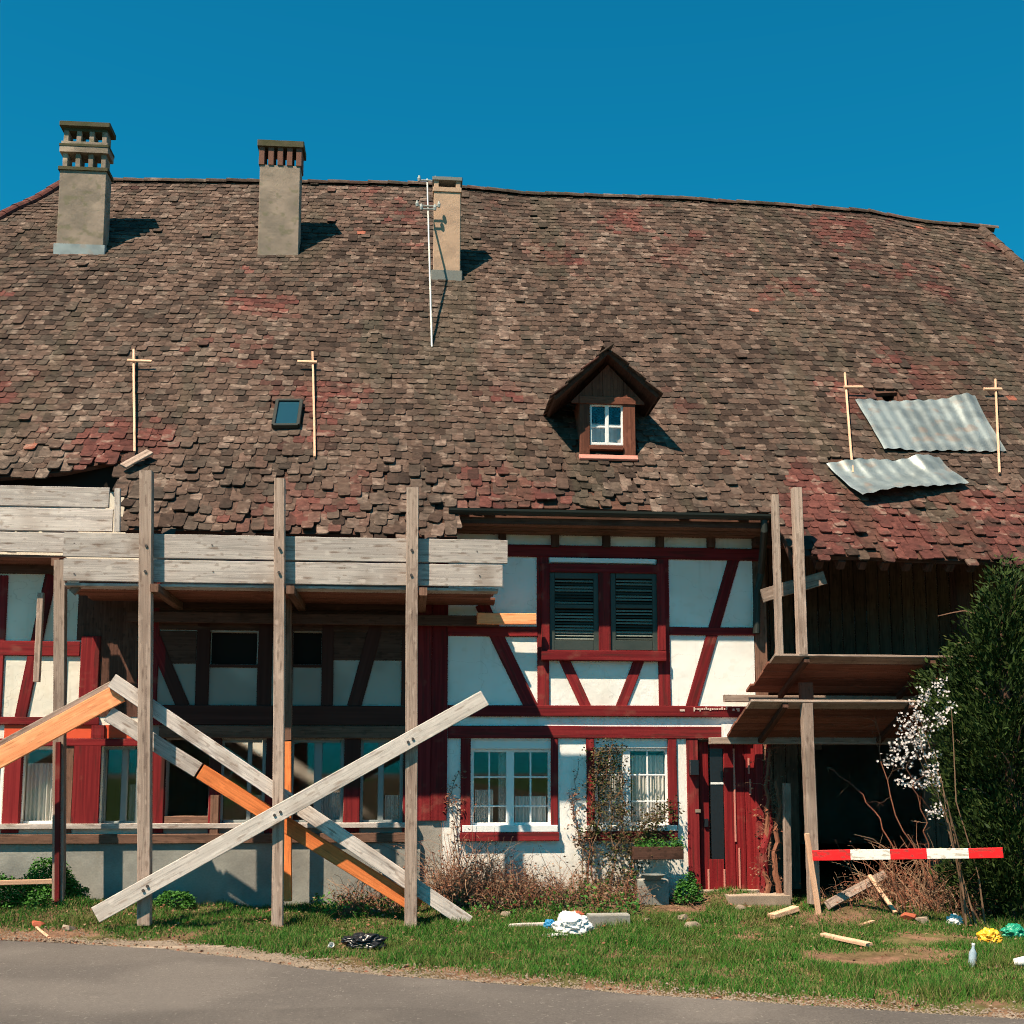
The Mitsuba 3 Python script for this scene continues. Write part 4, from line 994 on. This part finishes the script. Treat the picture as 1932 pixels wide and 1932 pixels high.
# ================================================================ plants
def leaf_cards(P, size, r, flat=.5, uvr=None):
    """one small folded leaf (two triangles) at each point"""
    N = len(P)
    d = r.normal(size=(N, 3)); d /= np.linalg.norm(d, axis=1, keepdims=True); d[:, 2] = d[:, 2] * flat
    w = np.cross(d, r.normal(size=(N, 3))); w /= np.maximum(np.linalg.norm(w, axis=1, keepdims=True), 1e-6)
    s = r.uniform(.6, 1.3, (N, 1)) * size
    V = np.stack([P - d * s * .5, P + w * s * .26, P + d * s * .5, P - w * s * .26], 1)
    F = np.array([[0, 1, 2], [0, 2, 3]])[None] + 4 * np.arange(N)[:, None, None]
    t = r.random(N) if uvr is None else uvr
    return V.reshape(-1, 3), F.reshape(-1, 3), np.repeat(np.stack([t, r.random(N)], 1), 4, 0)
def twigs(starts, dirs, lens, rads, r, segs=5, droop=.15, wob=.22):
    V, F, U, o = [], [], [], 0
    tips = []
    for p, d, L, rd in zip(starts, dirs, lens, rads):
        d = d / np.linalg.norm(d); pts = [p]
        for k in range(segs):
            d = d + r.normal(0, wob, 3) + np.array([0, 0, -droop * (k / segs)]); d /= np.linalg.norm(d)
            pts.append(pts[-1] + d * L / segs)
        v, f = tube(np.array(pts), np.linspace(rd, rd * .35, segs + 1), 3)
        V.append(v); F.append(f + o); o += len(v); U.append(np.repeat([[r.random(), r.random()]], len(v), 0)); tips += pts[2:]
    return (np.vstack(V), np.vstack(F), np.vstack(U)), np.array(tips)

# big evergreen at the right
r = np.random.default_rng(5)
tr = thing('evergreen_tree', 'dense dark evergreen bush as tall as the barn eaves, at the right', 'tree')
cb = at(1925, 1745, -1.8); cx0 = cb[0] - .02; zt = at(1900, 1066, -1.8)[2]
put(tm(tube([(cx0, -1.8, -.3), (cx0 + .03, -1.82, 1.2), (cx0 - .02, -1.78, 2.6), (cx0, -1.8, zt - .5)], [.13, .11, .07, .02], 8)), 'mat_brown_wood', tr, 'trunk')
bl, tips = twigs([np.array([cx0, -1.8, z]) for z in np.linspace(.3, zt - .7, 70)], [np.array([math.cos(a), math.sin(a), .5]) for a in r.uniform(0, 6.28, 70)], r.uniform(.5, 1.0, 70), np.full(70, .018), r)
put(bl, 'mat_brown_wood', tr, 'limbs')
NC = 1700
lobes = [(-.05, .30, .50, .50), (.35, .25, .55, .55), (-.42, .42, .36, .40), (-.10, .72, .55, .60), (.45, .75, .55, .7), (-.55, .95, .38, .5), (0, 1.35, .60, .6), (-.50, 1.55, .42, .48), (.5, 1.4, .6, .7), (-.1, 2.0, .62, .62), (-.62, 2.15, .42, .5), (.5, 2.1, .6, .7), (-.66, 2.75, .36, .52), (-.15, 2.7, .62, .66), (.5, 2.75, .55, .7),
    (-.42, 3.2, .36, .48), (.05, 3.3, .46, .56), (.5, 3.3, .45, .6), (-.12, 3.78, .30, .42), (.28, 3.85, .30, .46), (-.30, 3.62, .18, .36), (.62, 3.7, .26, .5), (-.80, 2.35, .16, .34), (-.70, 3.05, .15, .36), (-.66, 1.35, .2, .3)]
lobes = np.array(lobes); lobes[:, 1] *= zt / 4.25
vol = lobes[:, 2] ** 2 * lobes[:, 3]; pick = r.choice(len(lobes), NC, p=vol ** .8 / (vol ** .8).sum())
u_ = r.normal(size=(NC, 3)); u_ /= np.linalg.norm(u_, axis=1, keepdims=True); u_ *= (r.uniform(.30, 1.0, NC) ** .5)[:, None]
u_ *= (.75 + .55 * meshkit.fbm(u_ * 2.2 + pick[:, None] * 3.7, 2, 6))[:, None]
ly = np.array([((k * 7) % 5 - 2) * .16 for k in range(len(lobes))])
ctrs = np.stack([cx0 + lobes[pick, 0] + u_[:, 0] * lobes[pick, 2], -1.8 + ly[pick] + u_[:, 1] * lobes[pick, 2], np.maximum(lobes[pick, 1] + u_[:, 2] * lobes[pick, 3], .04)], -1)
pts, tn = [], []
for c in ctrs:
    k = r.integers(26, 46); q = r.normal(size=(k, 3)) * np.array([.06, .06, .085]) + c
    pts.append(q); tn.append(np.clip(r.normal(.35 + .35 * (q[:, 2] - c[2]) / .2, .25), 0, 1))
PT = np.vstack(pts); out = PT - np.array([cx0, -1.8, 0]); out[:, 2] = 0
out = out / np.maximum(np.linalg.norm(out, axis=1, keepdims=True), .05) + np.array([0, 0, .9]) + r.normal(0, .45, PT.shape)
out /= np.linalg.norm(out, axis=1, keepdims=True)
wv_ = np.cross(out, r.normal(size=PT.shape)); wv_ /= np.linalg.norm(wv_, axis=1, keepdims=True)
sz = r.uniform(.05, .11, (len(PT), 1))
LV = np.stack([PT - out * sz * .4, PT + wv_ * sz * .16, PT + out * sz * .6, PT - wv_ * sz * .16], 1)
LF = (np.array([[0, 1, 2], [0, 2, 3]])[None] + 4 * np.arange(len(PT))[:, None, None]).reshape(-1, 3)
tn_ = np.concatenate(tn)
lc = (LV.reshape(-1, 3), LF, np.repeat(np.stack([tn_, tn_], 1), 4, 0)); put(lc, 'mat_conifer', tr, 'crown', kind='stuff')
print('conifer leaves', len(lc[0]) // 4)

# blossoming shrub in front of it
bs = thing('blossom_shrub', 'bare shrub with clusters of white blossom in front of the dark evergreen', 'shrub')
cr = [(1160, 1050), (1240, 1040), (1250, 970), (1350, 910), (1350, 990), (1190, 1150), (1160, 1140), (1240, 1180), (1350, 1160), (1380, 1200), (1070, 1240), (1130, 1310), (1110, 1290), (1200, 1280), (1030, 1370), (1000, 1410), (1100, 1350), (1170, 1340), (1210, 1390), (1280, 1230), (960, 1500), (1060, 1480), (1140, 1440), (1260, 1450), (1320, 1440), (1090, 1510), (1060, 1640), (1120, 1650), (1180, 1640), (1240, 1590), (1300, 1600), (1240, 1660), (1300, 1540), (1330, 1650), (1350, 1860), (1300, 1880), (1440, 1090), (1080, 1170), (1150, 1220), (1230, 1330)]
base = on_ground(1790, 1735); base[1] = -2.0
FL, st, dd, ll = [], [], [], []
for (x, y) in cr:
    px_, py_ = (1500 + x / 3.864) / 1.0352, (1100 + y / 3.864) / 1.0352
    c = at(px_ - 14, py_, -2.35 + r.uniform(-.2, .2))
    for _ in range(r.integers(16, 28)):
        p = c + r.normal(size=3) * np.array([.042, .04, .038])
        n_ = r.normal(size=3); n_[1] -= .8; n_ /= np.linalg.norm(n_)
        a = np.cross(n_, [0, .3, 1]); a /= np.linalg.norm(a); b = np.cross(n_, a)
        for k in range(5):
            t0 = k * 1.257
            e = a * math.cos(t0) + b * math.sin(t0); s_ = b * math.cos(t0) - a * math.sin(t0)
            FL.append([p, p + e * .010 + s_ * .007 + n_ * .004, p + e * .018 + n_ * .006, p + e * .010 - s_ * .007 + n_ * .004])
    st.append((base + r.normal(size=3) * [.12, .1, 0], c))
FLn = np.array(FL); Fq = (np.array([[0, 1, 2], [0, 2, 3]])[None] + 4 * np.arange(len(FLn))[:, None, None]).reshape(-1, 3)
put((FLn.reshape(-1, 3), Fq), 'mat_blossom', bs, 'blossom', kind='stuff')
V, F, o = [], [], 0
for a, b in st[::6]:
    m = (a + b) / 2 + r.normal(size=3) * .12 + [.0, 0, .12]
    v, f = tube(np.array([a, a * .6 + m * .4 + r.normal(size=3) * .03, m, m * .4 + b * .6 + r.normal(size=3) * .03, b]), [.014, .011, .009, .006, .004], 4)
    V.append(v); F.append(f + o); o += len(v)
put((np.vstack(V), np.vstack(F), np.full((o, 2), .35)), 'mat_dry_twig', bs, 'branches')

def dry_bush(name, label, px0, px1, Y0, Y1, h, n_, seed, leaves=1500, up=1.0, rad=(.003, .007), mat='mat_dry_twig', catg='shrub', leafmat='mat_dry_twig', lsize=.04):
    r = np.random.default_rng(seed)
    key = thing(name, label, catg)
    x0, x1 = at(px0, 1660, (Y0 + Y1) / 2)[0], at(px1, 1660, (Y0 + Y1) / 2)[0]
    sx_, sy_ = r.uniform(x0, x1, n_), r.uniform(Y0, Y1, n_)
    clump = .35 + .9 * meshkit.noise(np.stack([sx_ * 2.6, sy_ * 2.6, 0 * sx_ + seed], -1))
    S = np.stack([sx_, sy_, terrain(sx_, sy_) - .01], -1)
    D = np.stack([r.normal(0, .45, n_), r.normal(0, .35, n_), np.full(n_, up)], -1)
    m_, tips = twigs(S, D, r.uniform(.4, 1.15, n_) * h * clump, r.uniform(rad[0], rad[1], n_), r, 5, .35, .26)
    put(m_, mat, key, 'twigs', kind='stuff')
    if leaves:
        P_ = tips[r.integers(0, len(tips), leaves)] + r.normal(0, .03, (leaves, 3))
        put(leaf_cards(P_, lsize, r), leafmat, key, 'leaves', kind='stuff')
    return key
dry_bush('dry_shrub', 'tangled reddish dry shrub below the window next to the pale diagonal plank end', 828, 935, -.85, -.10, 1.35, 560, 41, 1800)
dry_bush('dry_shrub', 'low brown dry shrub between the two ground-floor windows and the white litter bag', 935, 1075, -.80, -.10, .92, 480, 42, 1600)
dry_bush('dry_shrub', 'wispy dry weeds at the foot of the wall below the overgrown window', 1075, 1205, -.75, -.08, .6, 260, 43, 700)
dry_bush('dry_shrub', 'dead weeds beside the foot of the crossed braces', 640, 770, -.9, -.12, .7, 300, 44, 700)
dry_bush('dry_shrub', 'tall dry brushwood behind the striped barrier', 1660, 1830, -1.7, -.5, 1.15, 420, 45, 500, rad=(.004, .009))
dry_bush('dry_shrub', 'sparse dry stalks on the earth heap by the fallen timber', 1560, 1660, -1.6, -.5, .45, 160, 46, 200)
# climbers held against the wall
def climber(label, paths, seed, nleaf, spread, rad=.012, lmat='mat_dry_twig', twn=260, tl=.35):
    r = np.random.default_rng(seed); key = thing('climbing_plant', label, 'climbing plant')
    V, F, U, o, pts = [], [], [], 0, []
    for p in paths:
        q = np.array([at(x, y, yy) for x, y, yy in p])
        t = np.linspace(0, len(q) - 1, 14); q2 = np.stack([np.interp(t, np.arange(len(q)), q[:, k]) for k in range(3)], 1)
        q2 += r.normal(0, .02, q2.shape) * [1, .3, 1]
        v, f = tube(q2, np.linspace(rad, rad * .4, 14), 5); V.append(v); F.append(f + o); o += len(v); U.append(np.full((len(v), 2), r.random() * .6)); pts.append(q2)
    put((np.vstack(V), np.vstack(F), np.vstack(U)), 'mat_dry_twig', key, 'stems')
    P_ = np.vstack(pts)
    if twn:
        S = P_[r.integers(0, len(P_), twn)]; D = r.normal(size=(twn, 3)) * [1, .25, .9]; D[:, 1] = -np.abs(D[:, 1]) * .6
        m_, tips = twigs(S, D, r.uniform(.3, 1, twn) * tl, np.full(twn, .003), r, 4, .3, .3)
        put(m_, 'mat_dry_twig', key, 'twigs', kind='stuff')
        if nleaf:
            Q = tips[r.integers(0, len(tips), nleaf)] + r.normal(0, spread, (nleaf, 3)) * [1, .4, 1]; Q[:, 1] = np.minimum(Q[:, 1], -.06)
            put(leaf_cards(Q, .05, r), lmat, key, 'leaves', kind='stuff')
climber('dead brown climbing plant smothering the window next to the door', [[(1120, 1700, -.2), (1118, 1600, -.14), (1135, 1500, -.12), (1150, 1420, -.12)], [(1140, 1700, -.25), (1160, 1600, -.16), (1150, 1500, -.12), (1128, 1415, -.1)], [(1200, 1700, -.3), (1190, 1620, -.2), (1215, 1570, -.2), (1250, 1560, -.15)], [(1150, 1690, -.3), (1170, 1590, -.2), (1180, 1520, -.15), (1165, 1440, -.12)], [(1112, 1690, -.2), (1114, 1560, -.12), (1130, 1460, -.12), (1160, 1415, -.1)], [(1180, 1690, -.3), (1200, 1580, -.25), (1230, 1540, -.2), (1262, 1535, -.15)]], 51, 4600, .055, lmat='mat_dry_vine', twn=640, tl=.22)
climber('thin bare climber tracing up the white pier between the windows', [[(1100, 1690, -.12), (1096, 1600, -.05), (1080, 1520, -.04), (1092, 1440, -.04)], [(1100, 1600, -.06), (1088, 1560, -.04), (1076, 1490, -.04)]], 52, 200, .03, rad=.008, twn=60, tl=.18)
climber('bare climber on the narrow white pier under the diagonal plank', [[(868, 1690, -.15), (860, 1600, -.06), (852, 1520, -.04), (862, 1460, -.04)], [(850, 1680, -.15), (866, 1560, -.05), (850, 1490, -.04)]], 53, 160, .03, rad=.008, twn=70, tl=.2)
climber('reddish gnarled vine trunk climbing beside the red door', [[(1448, 1695, -.22), (1440, 1620, -.2), (1452, 1560, -.16), (1445, 1490, -.16), (1455, 1410, -.12)], [(1470, 1700, -.25), (1462, 1600, -.2), (1470, 1520, -.18), (1462, 1470, -.15)]], 54, 260, .05, rad=.045, twn=120, tl=.3)
climber('fine bare stems trailing up across the dark barn opening', [[(1760, 1690, -1.2), (1700, 1560, -1.1), (1660, 1420, -1.0), (1645, 1330, -1.0)], [(1760, 1690, -1.2), (1745, 1560, -1.2), (1715, 1450, -1.2)], [(1690, 1600, -1.1), (1620, 1490, -.8), (1565, 1450, -.7)]], 55, 0, .05, rad=.010, twn=40, tl=.35)
# green bushes at the left foot
def green_bush(label, px, py, rx_, ry_, rz_, seed, n_=5200):
    r = np.random.default_rng(seed); key = thing('green_bush', label, 'bush')
    c = on_ground(px, py); c[1] = min(c[1], -.42); c[2] = float(terrain(c[0], c[1]))
    u = r.normal(size=(n_, 3)); u /= np.linalg.norm(u, axis=1, keepdims=True); u[:, 2] = np.abs(u[:, 2])
    rr = (.55 + .9 * meshkit.fbm(u * 1.9 + seed, 3, seed)) * r.uniform(.5, 1, n_) ** .5
    P_ = c + u * rr[:, None] * [rx_, ry_, rz_]
    put(leaf_cards(P_, .045, r), 'mat_bush_leaf', key, 'leaves', kind='stuff')
    m_, _ = twigs(np.repeat(c[None], 40, 0) - [0, 0, .03], r.normal(size=(40, 3)) * [1, 1, .3] + [0, 0, .8], np.full(40, rz_ * .9), np.full(40, .006), r)
    put(m_, 'mat_brown_wood', key, 'twigs', kind='stuff')
green_bush('low dark green bush at the left edge of the picture, against the plinth', 40, 1700, .62, .34, .52, 61, 8000)
green_bush('low green bush between the two leftmost scaffold posts', 165, 1694, .44, .32, .56, 62, 6500)
green_bush('small green plant growing over the stone trough by the door', 1275, 1700, .20, .14, .32, 63, 1400)
green_bush('small weed clump at the foot of the tallest left post', 330, 1722, .30, .2, .22, 64, 1500)

# grass: blades on the verge, thinning to bare earth
r = np.random.default_rng(9)
def blades(N, lo, hi):
    x = r.uniform(-8.6, 7.2, N); y = r.uniform(-9.5, -.05, N)
    ey = road_edge_y(x)
    p = np.stack([x, y, 0 * x], -1)
    dens = meshkit.fbm(p * 1.5, 3, 77) + .12
    inside = np.clip((y - ey) / (.25 + 1.0 * meshkit.noise(p * [1.1, .3, 1], 15)), 0, 1)
    dens = dens * np.where(y > ey - .12, np.maximum(inside, .25 * (meshkit.noise(p * 3, 2) > .55)), 0)
    bare = .8 * np.clip(1 - np.abs(x + 3.6) / 1.5, 0, 1) * np.exp(-((y - ey - .15) / .36) ** 2) + .62 * np.exp(-((x - 3.4) / .8) ** 2 - ((y + 4.2) / .45) ** 2) + .55 * np.exp(-((x - 4.5) / 1.0) ** 2 - ((y + 1.3) / .7) ** 2) + .45 * np.exp(-((x - 1.2) / 2.2) ** 2 - ((y + .45) / .35) ** 2) + .4 * np.exp(-((x - 4.6) / .9) ** 2 - ((y + 3.0) / .4) ** 2) + .25 * np.exp(-((x + 5.5) / 1.5) ** 2 - ((y + 1.9) / .5) ** 2)
    k = r.random(N) < np.clip((dens - bare - .16) * 2.6, 0, 1)
    return x[k], y[k], np.clip(dens - bare, .2, 1)[k]
x, y, dn = blades(640000, 0, 0)
N = len(x)
h = r.uniform(.03, .085, N) * (.5 + dn)
tuft = meshkit.noise(np.stack([x * 4, y * 4, 0 * x], -1), 12); h *= .5 + 1.15 * tuft ** 1.5
a = r.uniform(0, 6.28, N); w = r.uniform(.0035, .0065, N)
B = np.stack([x, y, terrain(x, y) - .005], -1)
s = np.stack([np.cos(a), np.sin(a), 0 * a], -1) * w[:, None]
ln = np.stack([r.normal(0, .45, N), r.normal(0, .45, N), np.ones(N)], -1) * h[:, None]
V = np.stack([B - s, B + s, B + ln], 1).reshape(-1, 3)
ton = np.clip(r.normal(.45, .25, N), 0, 1)
U = np.stack([np.repeat(ton, 3), np.tile([0, 0, 1.], N)], 1)
structure('grass', (V, np.arange(3 * N).reshape(-1, 3), U), 'mat_grass', kind='stuff', label='rough green grass on the verge, thinning to bare earth', cat='grass')
print('blades', N)
# weeds among the dry shrubs at the foot of the wall
def weeds(label, px0, px1, n_, seed, hh):
    r = np.random.default_rng(seed); key = thing('weed_patch', label, 'weeds')
    X0, X1 = at(px0, 1690, -.5)[0], at(px1, 1690, -.5)[0]
    x, y = r.uniform(X0, X1, n_), r.uniform(-1.05, -.12, n_)
    P_ = np.stack([x, y, terrain(x, y) + np.abs(r.normal(0, hh, n_))], -1)
    put(leaf_cards(P_, .06, r, .9), 'mat_bush_leaf', key, 'leaves', kind='stuff')
weeds('green weeds among the dry shrubs below the four-light window', 850, 1080, 900, 81, .10)
weeds('green weeds at the foot of the wall under the overgrown window', 1085, 1200, 500, 82, .12)
weeds('green weeds at the foot of the crossed braces', 590, 770, 600, 83, .10)
# fallen dry leaves and bits on the verge
def leaf_pts(n_):
    x = r.uniform(-7.5, 6.5, n_); ey = road_edge_y(x); y = np.maximum(ey - .1, -np.abs(r.exponential(1.6, n_)))
    return np.stack([x, y, terrain(x, y) + r.uniform(.005, .05, n_)], -1)
structure('fallen_leaves', leaf_cards(leaf_pts(5200), .045, r, .25), 'mat_dry_twig', kind='stuff', label='dry fallen leaves and straw scattered over the verge', cat='leaves')

# ================================================================ litter and loose things on the ground
def blob(c, sx_, sy_, sz_, seed, amp=.35, freq=2.5, sub=4):
    m = trimesh.creation.icosphere(subdivisions=sub)
    v = m.vertices; d = 1 + amp * (meshkit.fbm(v * freq + seed * 7.3, 4, seed) - .5) * 2 - .45 * np.abs(meshkit.noise(v * 4 + seed, seed) - .5) - .25 * np.abs(meshkit.noise(v * 9 + seed, seed + 3) - .5)
    v = v * d[:, None]; v[:, 2] = np.maximum(v[:, 2], -.55)
    return v * [sx_, sy_, sz_] + c, m.faces
def litter(name, label, catg, px, py, s, seed, mat, amp=.35, up=0.0, freq=2.5):
    key = thing(name, label, catg); c = on_ground(px, py); c[2] = float(terrain(c[0], c[1])) + s[2] * .5 + up
    put(blob(c, *s, seed, amp, freq), mat, key, None, smooth=True); return c
c = litter('plastic_bag', 'crumpled white plastic bag lying before the concrete kerb block', 'plastic bag', 1080, 1763, (.24, .20, .17), 3, 'mat_white_plastic')
litter('plastic_bag', 'flat white scrap of plastic in the grass just below the white bag', 'plastic bag', 1045, 1772, (.17, .10, .025), 4, 'mat_white_plastic')
litter('carton', 'crushed blue carton half under the white bag', 'carton', 1038, 1756, (.09, .07, .09), 5, 'mat_blue_card', .2)
litter('rubbish_bag', 'black rubbish bag lying on the grass by the road', 'bag', 688, 1796, (.25, .16, .10), 6, 'mat_black_plastic')
litter('plastic_bag', 'crumpled yellow plastic bag at the right edge of the verge', 'plastic bag', 1868, 1782, (.13, .11, .11), 7, 'mat_yellow_plastic', .45)
litter('plastic_bag', 'green plastic bag beside the yellow one', 'plastic bag', 1914, 1774, (.14, .12, .11), 8, 'mat_green_plastic', .45)
litter('plastic_bag', 'small torn pale plastic bag in the weeds below the barrier', 'plastic bag', 1801, 1752, (.10, .08, .08), 9, 'mat_white_plastic', .5)
litter('clay_mound', 'small reddish terracotta lump behind the white bag', 'terracotta pot', 1085, 1733, (.13, .10, .06), 10, 'mat_terracotta', .15)
def lathe(prof, c, axis=(0, 0, 1), n_=20):
    m = trimesh.creation.revolve(np.array(prof), sections=n_)
    R = trimesh.geometry.align_vectors([0, 0, 1], axis); m.apply_transform(R); m.apply_translation(c); return m
def cup(label, px, py, r0, h_, mat, axis_, catg='cup', name='cup'):
    key = thing(name, label, catg); c = on_ground(px, py); c[2] = float(terrain(c[0], c[1])) + r0 * .9
    put(lathe([(0, 0), (r0 * .75, 0), (r0, h_), (r0 * .94, h_), (r0 * .70, .006), (0, .006)], c, axis_), mat, key, None, smooth=30)
cup('white plastic cup lying near the right edge of the picture', 1915, 1834, .05, .11, 'mat_white_plastic', (.8, -.5, .2))
cup('tiny white cup in the grass between the crossed braces and the black bag', 622, 1797, .03, .07, 'mat_white_plastic', (.3, -.8, .4))
key = thing('bottle', 'clear bluish plastic bottle standing in the bare earth at the right', 'bottle')
c = on_ground(1834, 1829); c[2] = float(terrain(c[0], c[1]))
scene['mat_bottle'] = twos(pr(rgb(.30, .38, .44), .15, .6))
put(lathe([(0, 0), (.035, 0), (.036, .14), (.014, .18), (.014, .21), (0, .21)], c, (.12, 0, 1)), 'mat_bottle', key, 'body', smooth=30)
put(lathe([(0, 0), (.017, 0), (.017, .02), (0, .02)], c + np.array([.025, 0, .208]), (.12, 0, 1)), 'mat_white_plastic', key, 'cap', smooth=30)
def gplank(label, p0, p1, w, t, mat, catg='plank', lift=.02, name='plank'):
    key = thing(name, label, catg)
    a, b = on_ground(*p0), on_ground(*p1)
    for q in (a, b): q[2] = float(terrain(q[0], q[1])) + t / 2 + lift
    put(beam(a, b, w, t, face=(0, 0, 1), segs=4, warp=.006, ragged=.02), mat, key, None)
gplank('short pale plank lying on the grass at the right, below the earth heap', (1553, 1781), (1640, 1795), .11, .04, 'mat_fresh_wood')
gplank('fresh orange offcut of wood in front of the door step', (1456, 1745), (1502, 1740), .13, .06, 'mat_fresh_wood')
gplank('small splinter of wood near the foot of the barrier stake', (1622, 1757), (1650, 1754), .05, .03, 'mat_fresh_wood')
gplank('pale lath lying along the foot of the dry shrubs', (960, 1752), (1042, 1750), .09, .04, 'mat_pale_wood')
key = thing('plank', 'straw-coloured board lying level in the bush at the left edge', 'plank')
put(beam(at(-30, 1667, -.98), at(98, 1663, -.92), .06, .04, segs=4, warp=.006, ragged=.02), 'mat_fresh_wood', key, None)
gplank('brown stick slanting in the weeds left of the leftmost post', (58, 1728), (100, 1716), .04, .03, 'mat_brown_wood', lift=.05)
gplank('thin straw-coloured lath by the leftmost post foot', (68, 1757), (94, 1776), .03, .02, 'mat_fresh_wood')
key = thing('fallen_beam', 'grey fallen timber slanting up from the earth heap under the barrier', 'beam')
pa, pb = at(1562, 1707, -1.55), at(1668, 1650, -1.0); put(beam(pa, pb, .11, .07, face=(0, -1, .4), segs=4, warp=.01, ragged=.04), 'mat_grey_wood', key, None)
key = thing('broken_lath', 'thin broken lath sloping the other way behind the fallen timber', 'lath')
put(beam(at(1640, 1652, -1.2), at(1690, 1722, -1.7), .05, .03, segs=4, warp=.01), 'mat_fresh_wood', key, None)
def slab(name, label, catg, px0, py0, px1, py1, depth, mat, sink=.03):
    key = thing(name, label, catg); c = on_ground((px0 + px1) / 2, py1)
    X0, X1 = at(px0, py1, c[1])[0], at(px1, py1, c[1])[0]; zt_ = at((px0 + px1) / 2, py0, c[1])[2]; zb = float(terrain(c[0], c[1])) - sink
    m = beam((X0, c[1] + depth / 2, (zb + zt_) / 2), (X1, c[1] + depth / 2, (zb + zt_) / 2), zt_ - zb, depth, ch=.015, segs=4, warp=.004)
    put(m, mat, key, None)
slab('concrete_block', 'low grey concrete kerb block beside the white bag', 'concrete block', 1112, 1726, 1189, 1752, .22, 'mat_concrete')
slab('stone_trough', 'weathered grey stone trough standing against the wall by the door', 'trough', 1206, 1660, 1262, 1716, .35, 'mat_concrete')
slab('kerb_stone', 'pale flat kerb slab sunk along the edge of the asphalt', 'kerb stone', 196, 1789, 420, 1794, .16, 'mat_stone', .05)
key = thing('flower_box', 'dark weathered flower box hanging below the overgrown window', 'flower box')
put(rbeam(1196, 1598, 1290, 1622, -.42, .22), 'mat_dark_wood', key, 'box')
r2 = np.random.default_rng(71); n_ = 700
X0, X1, Z0, Z1 = rect(1196, 1585, 1290, 1602, -.3)
q = np.stack([r2.uniform(X0, X1, n_), r2.uniform(-.42, -.2, n_), Z0 + np.abs(r2.normal(0, .07, n_))], -1)
put(leaf_cards(q, .05, r2), 'mat_bush_leaf', key, 'leaves', kind='stuff')
key = thing('washing_bowl', 'grey metal bowl on the stone trough by the door', 'bowl')
c = at(1232, 1660, -.55); put(lathe([(0, 0), (.10, 0), (.16, .07), (.15, .07), (.095, .012), (0, .012)], c), 'mat_flashing', key, None, smooth=30)
bricks = [(948, 1722), (962, 1718), (974, 1724), (955, 1733), (1290, 1738), (1218, 1742), (1306, 1752), (1715, 1748), (1740, 1750), (665, 1723), (710, 1727), (742, 1722), (70, 1752), (130, 1760), (1395, 1722), (1180, 1744)]
stone_labels = ['broken stone at the foot of the dry shrubs, leftmost of a cluster of four', 'broken stone highest of the four below the dry shrubs', 'broken stone, rightmost of the four below the dry shrubs', 'broken stone lowest of the four below the dry shrubs',
    'brown stone in the grass below the stone trough, nearer the door', 'brown stone just right of the concrete block', 'brown stone lowest in the grass below the door', 'brick fragment under the end of the barrier, left one of two', 'stone under the end of the barrier, right one of two',
    'stone at the foot of the crossed braces, leftmost of three', 'stone at the foot of the crossed braces, middle one of three', 'stone beside the foot of the third tall scaffold post', 'reddish stone in the weeds left of the leftmost scaffold post', 'stone by the road just right of the leftmost scaffold post', 'stone lying against the lower door step', 'stone lying half behind the right end of the concrete block']
for k, (x, y) in enumerate(bricks):
    key = thing('rubble_stone', stone_labels[k], 'stone', group='rubble stones strewn along the verge')
    rr = np.random.default_rng(200 + k); c = on_ground(x, y); c[2] = float(terrain(c[0], c[1])) + .02
    hullp = rr.normal(size=(14, 3)); hullp /= np.linalg.norm(hullp, axis=1, keepdims=True)
    m = trimesh.convex.convex_hull(hullp * [.09, .07, .055] * rr.uniform(.6, 1.3) + c)
    put(m, 'mat_terracotta' if k % 5 == 2 else 'mat_stone', key, None)
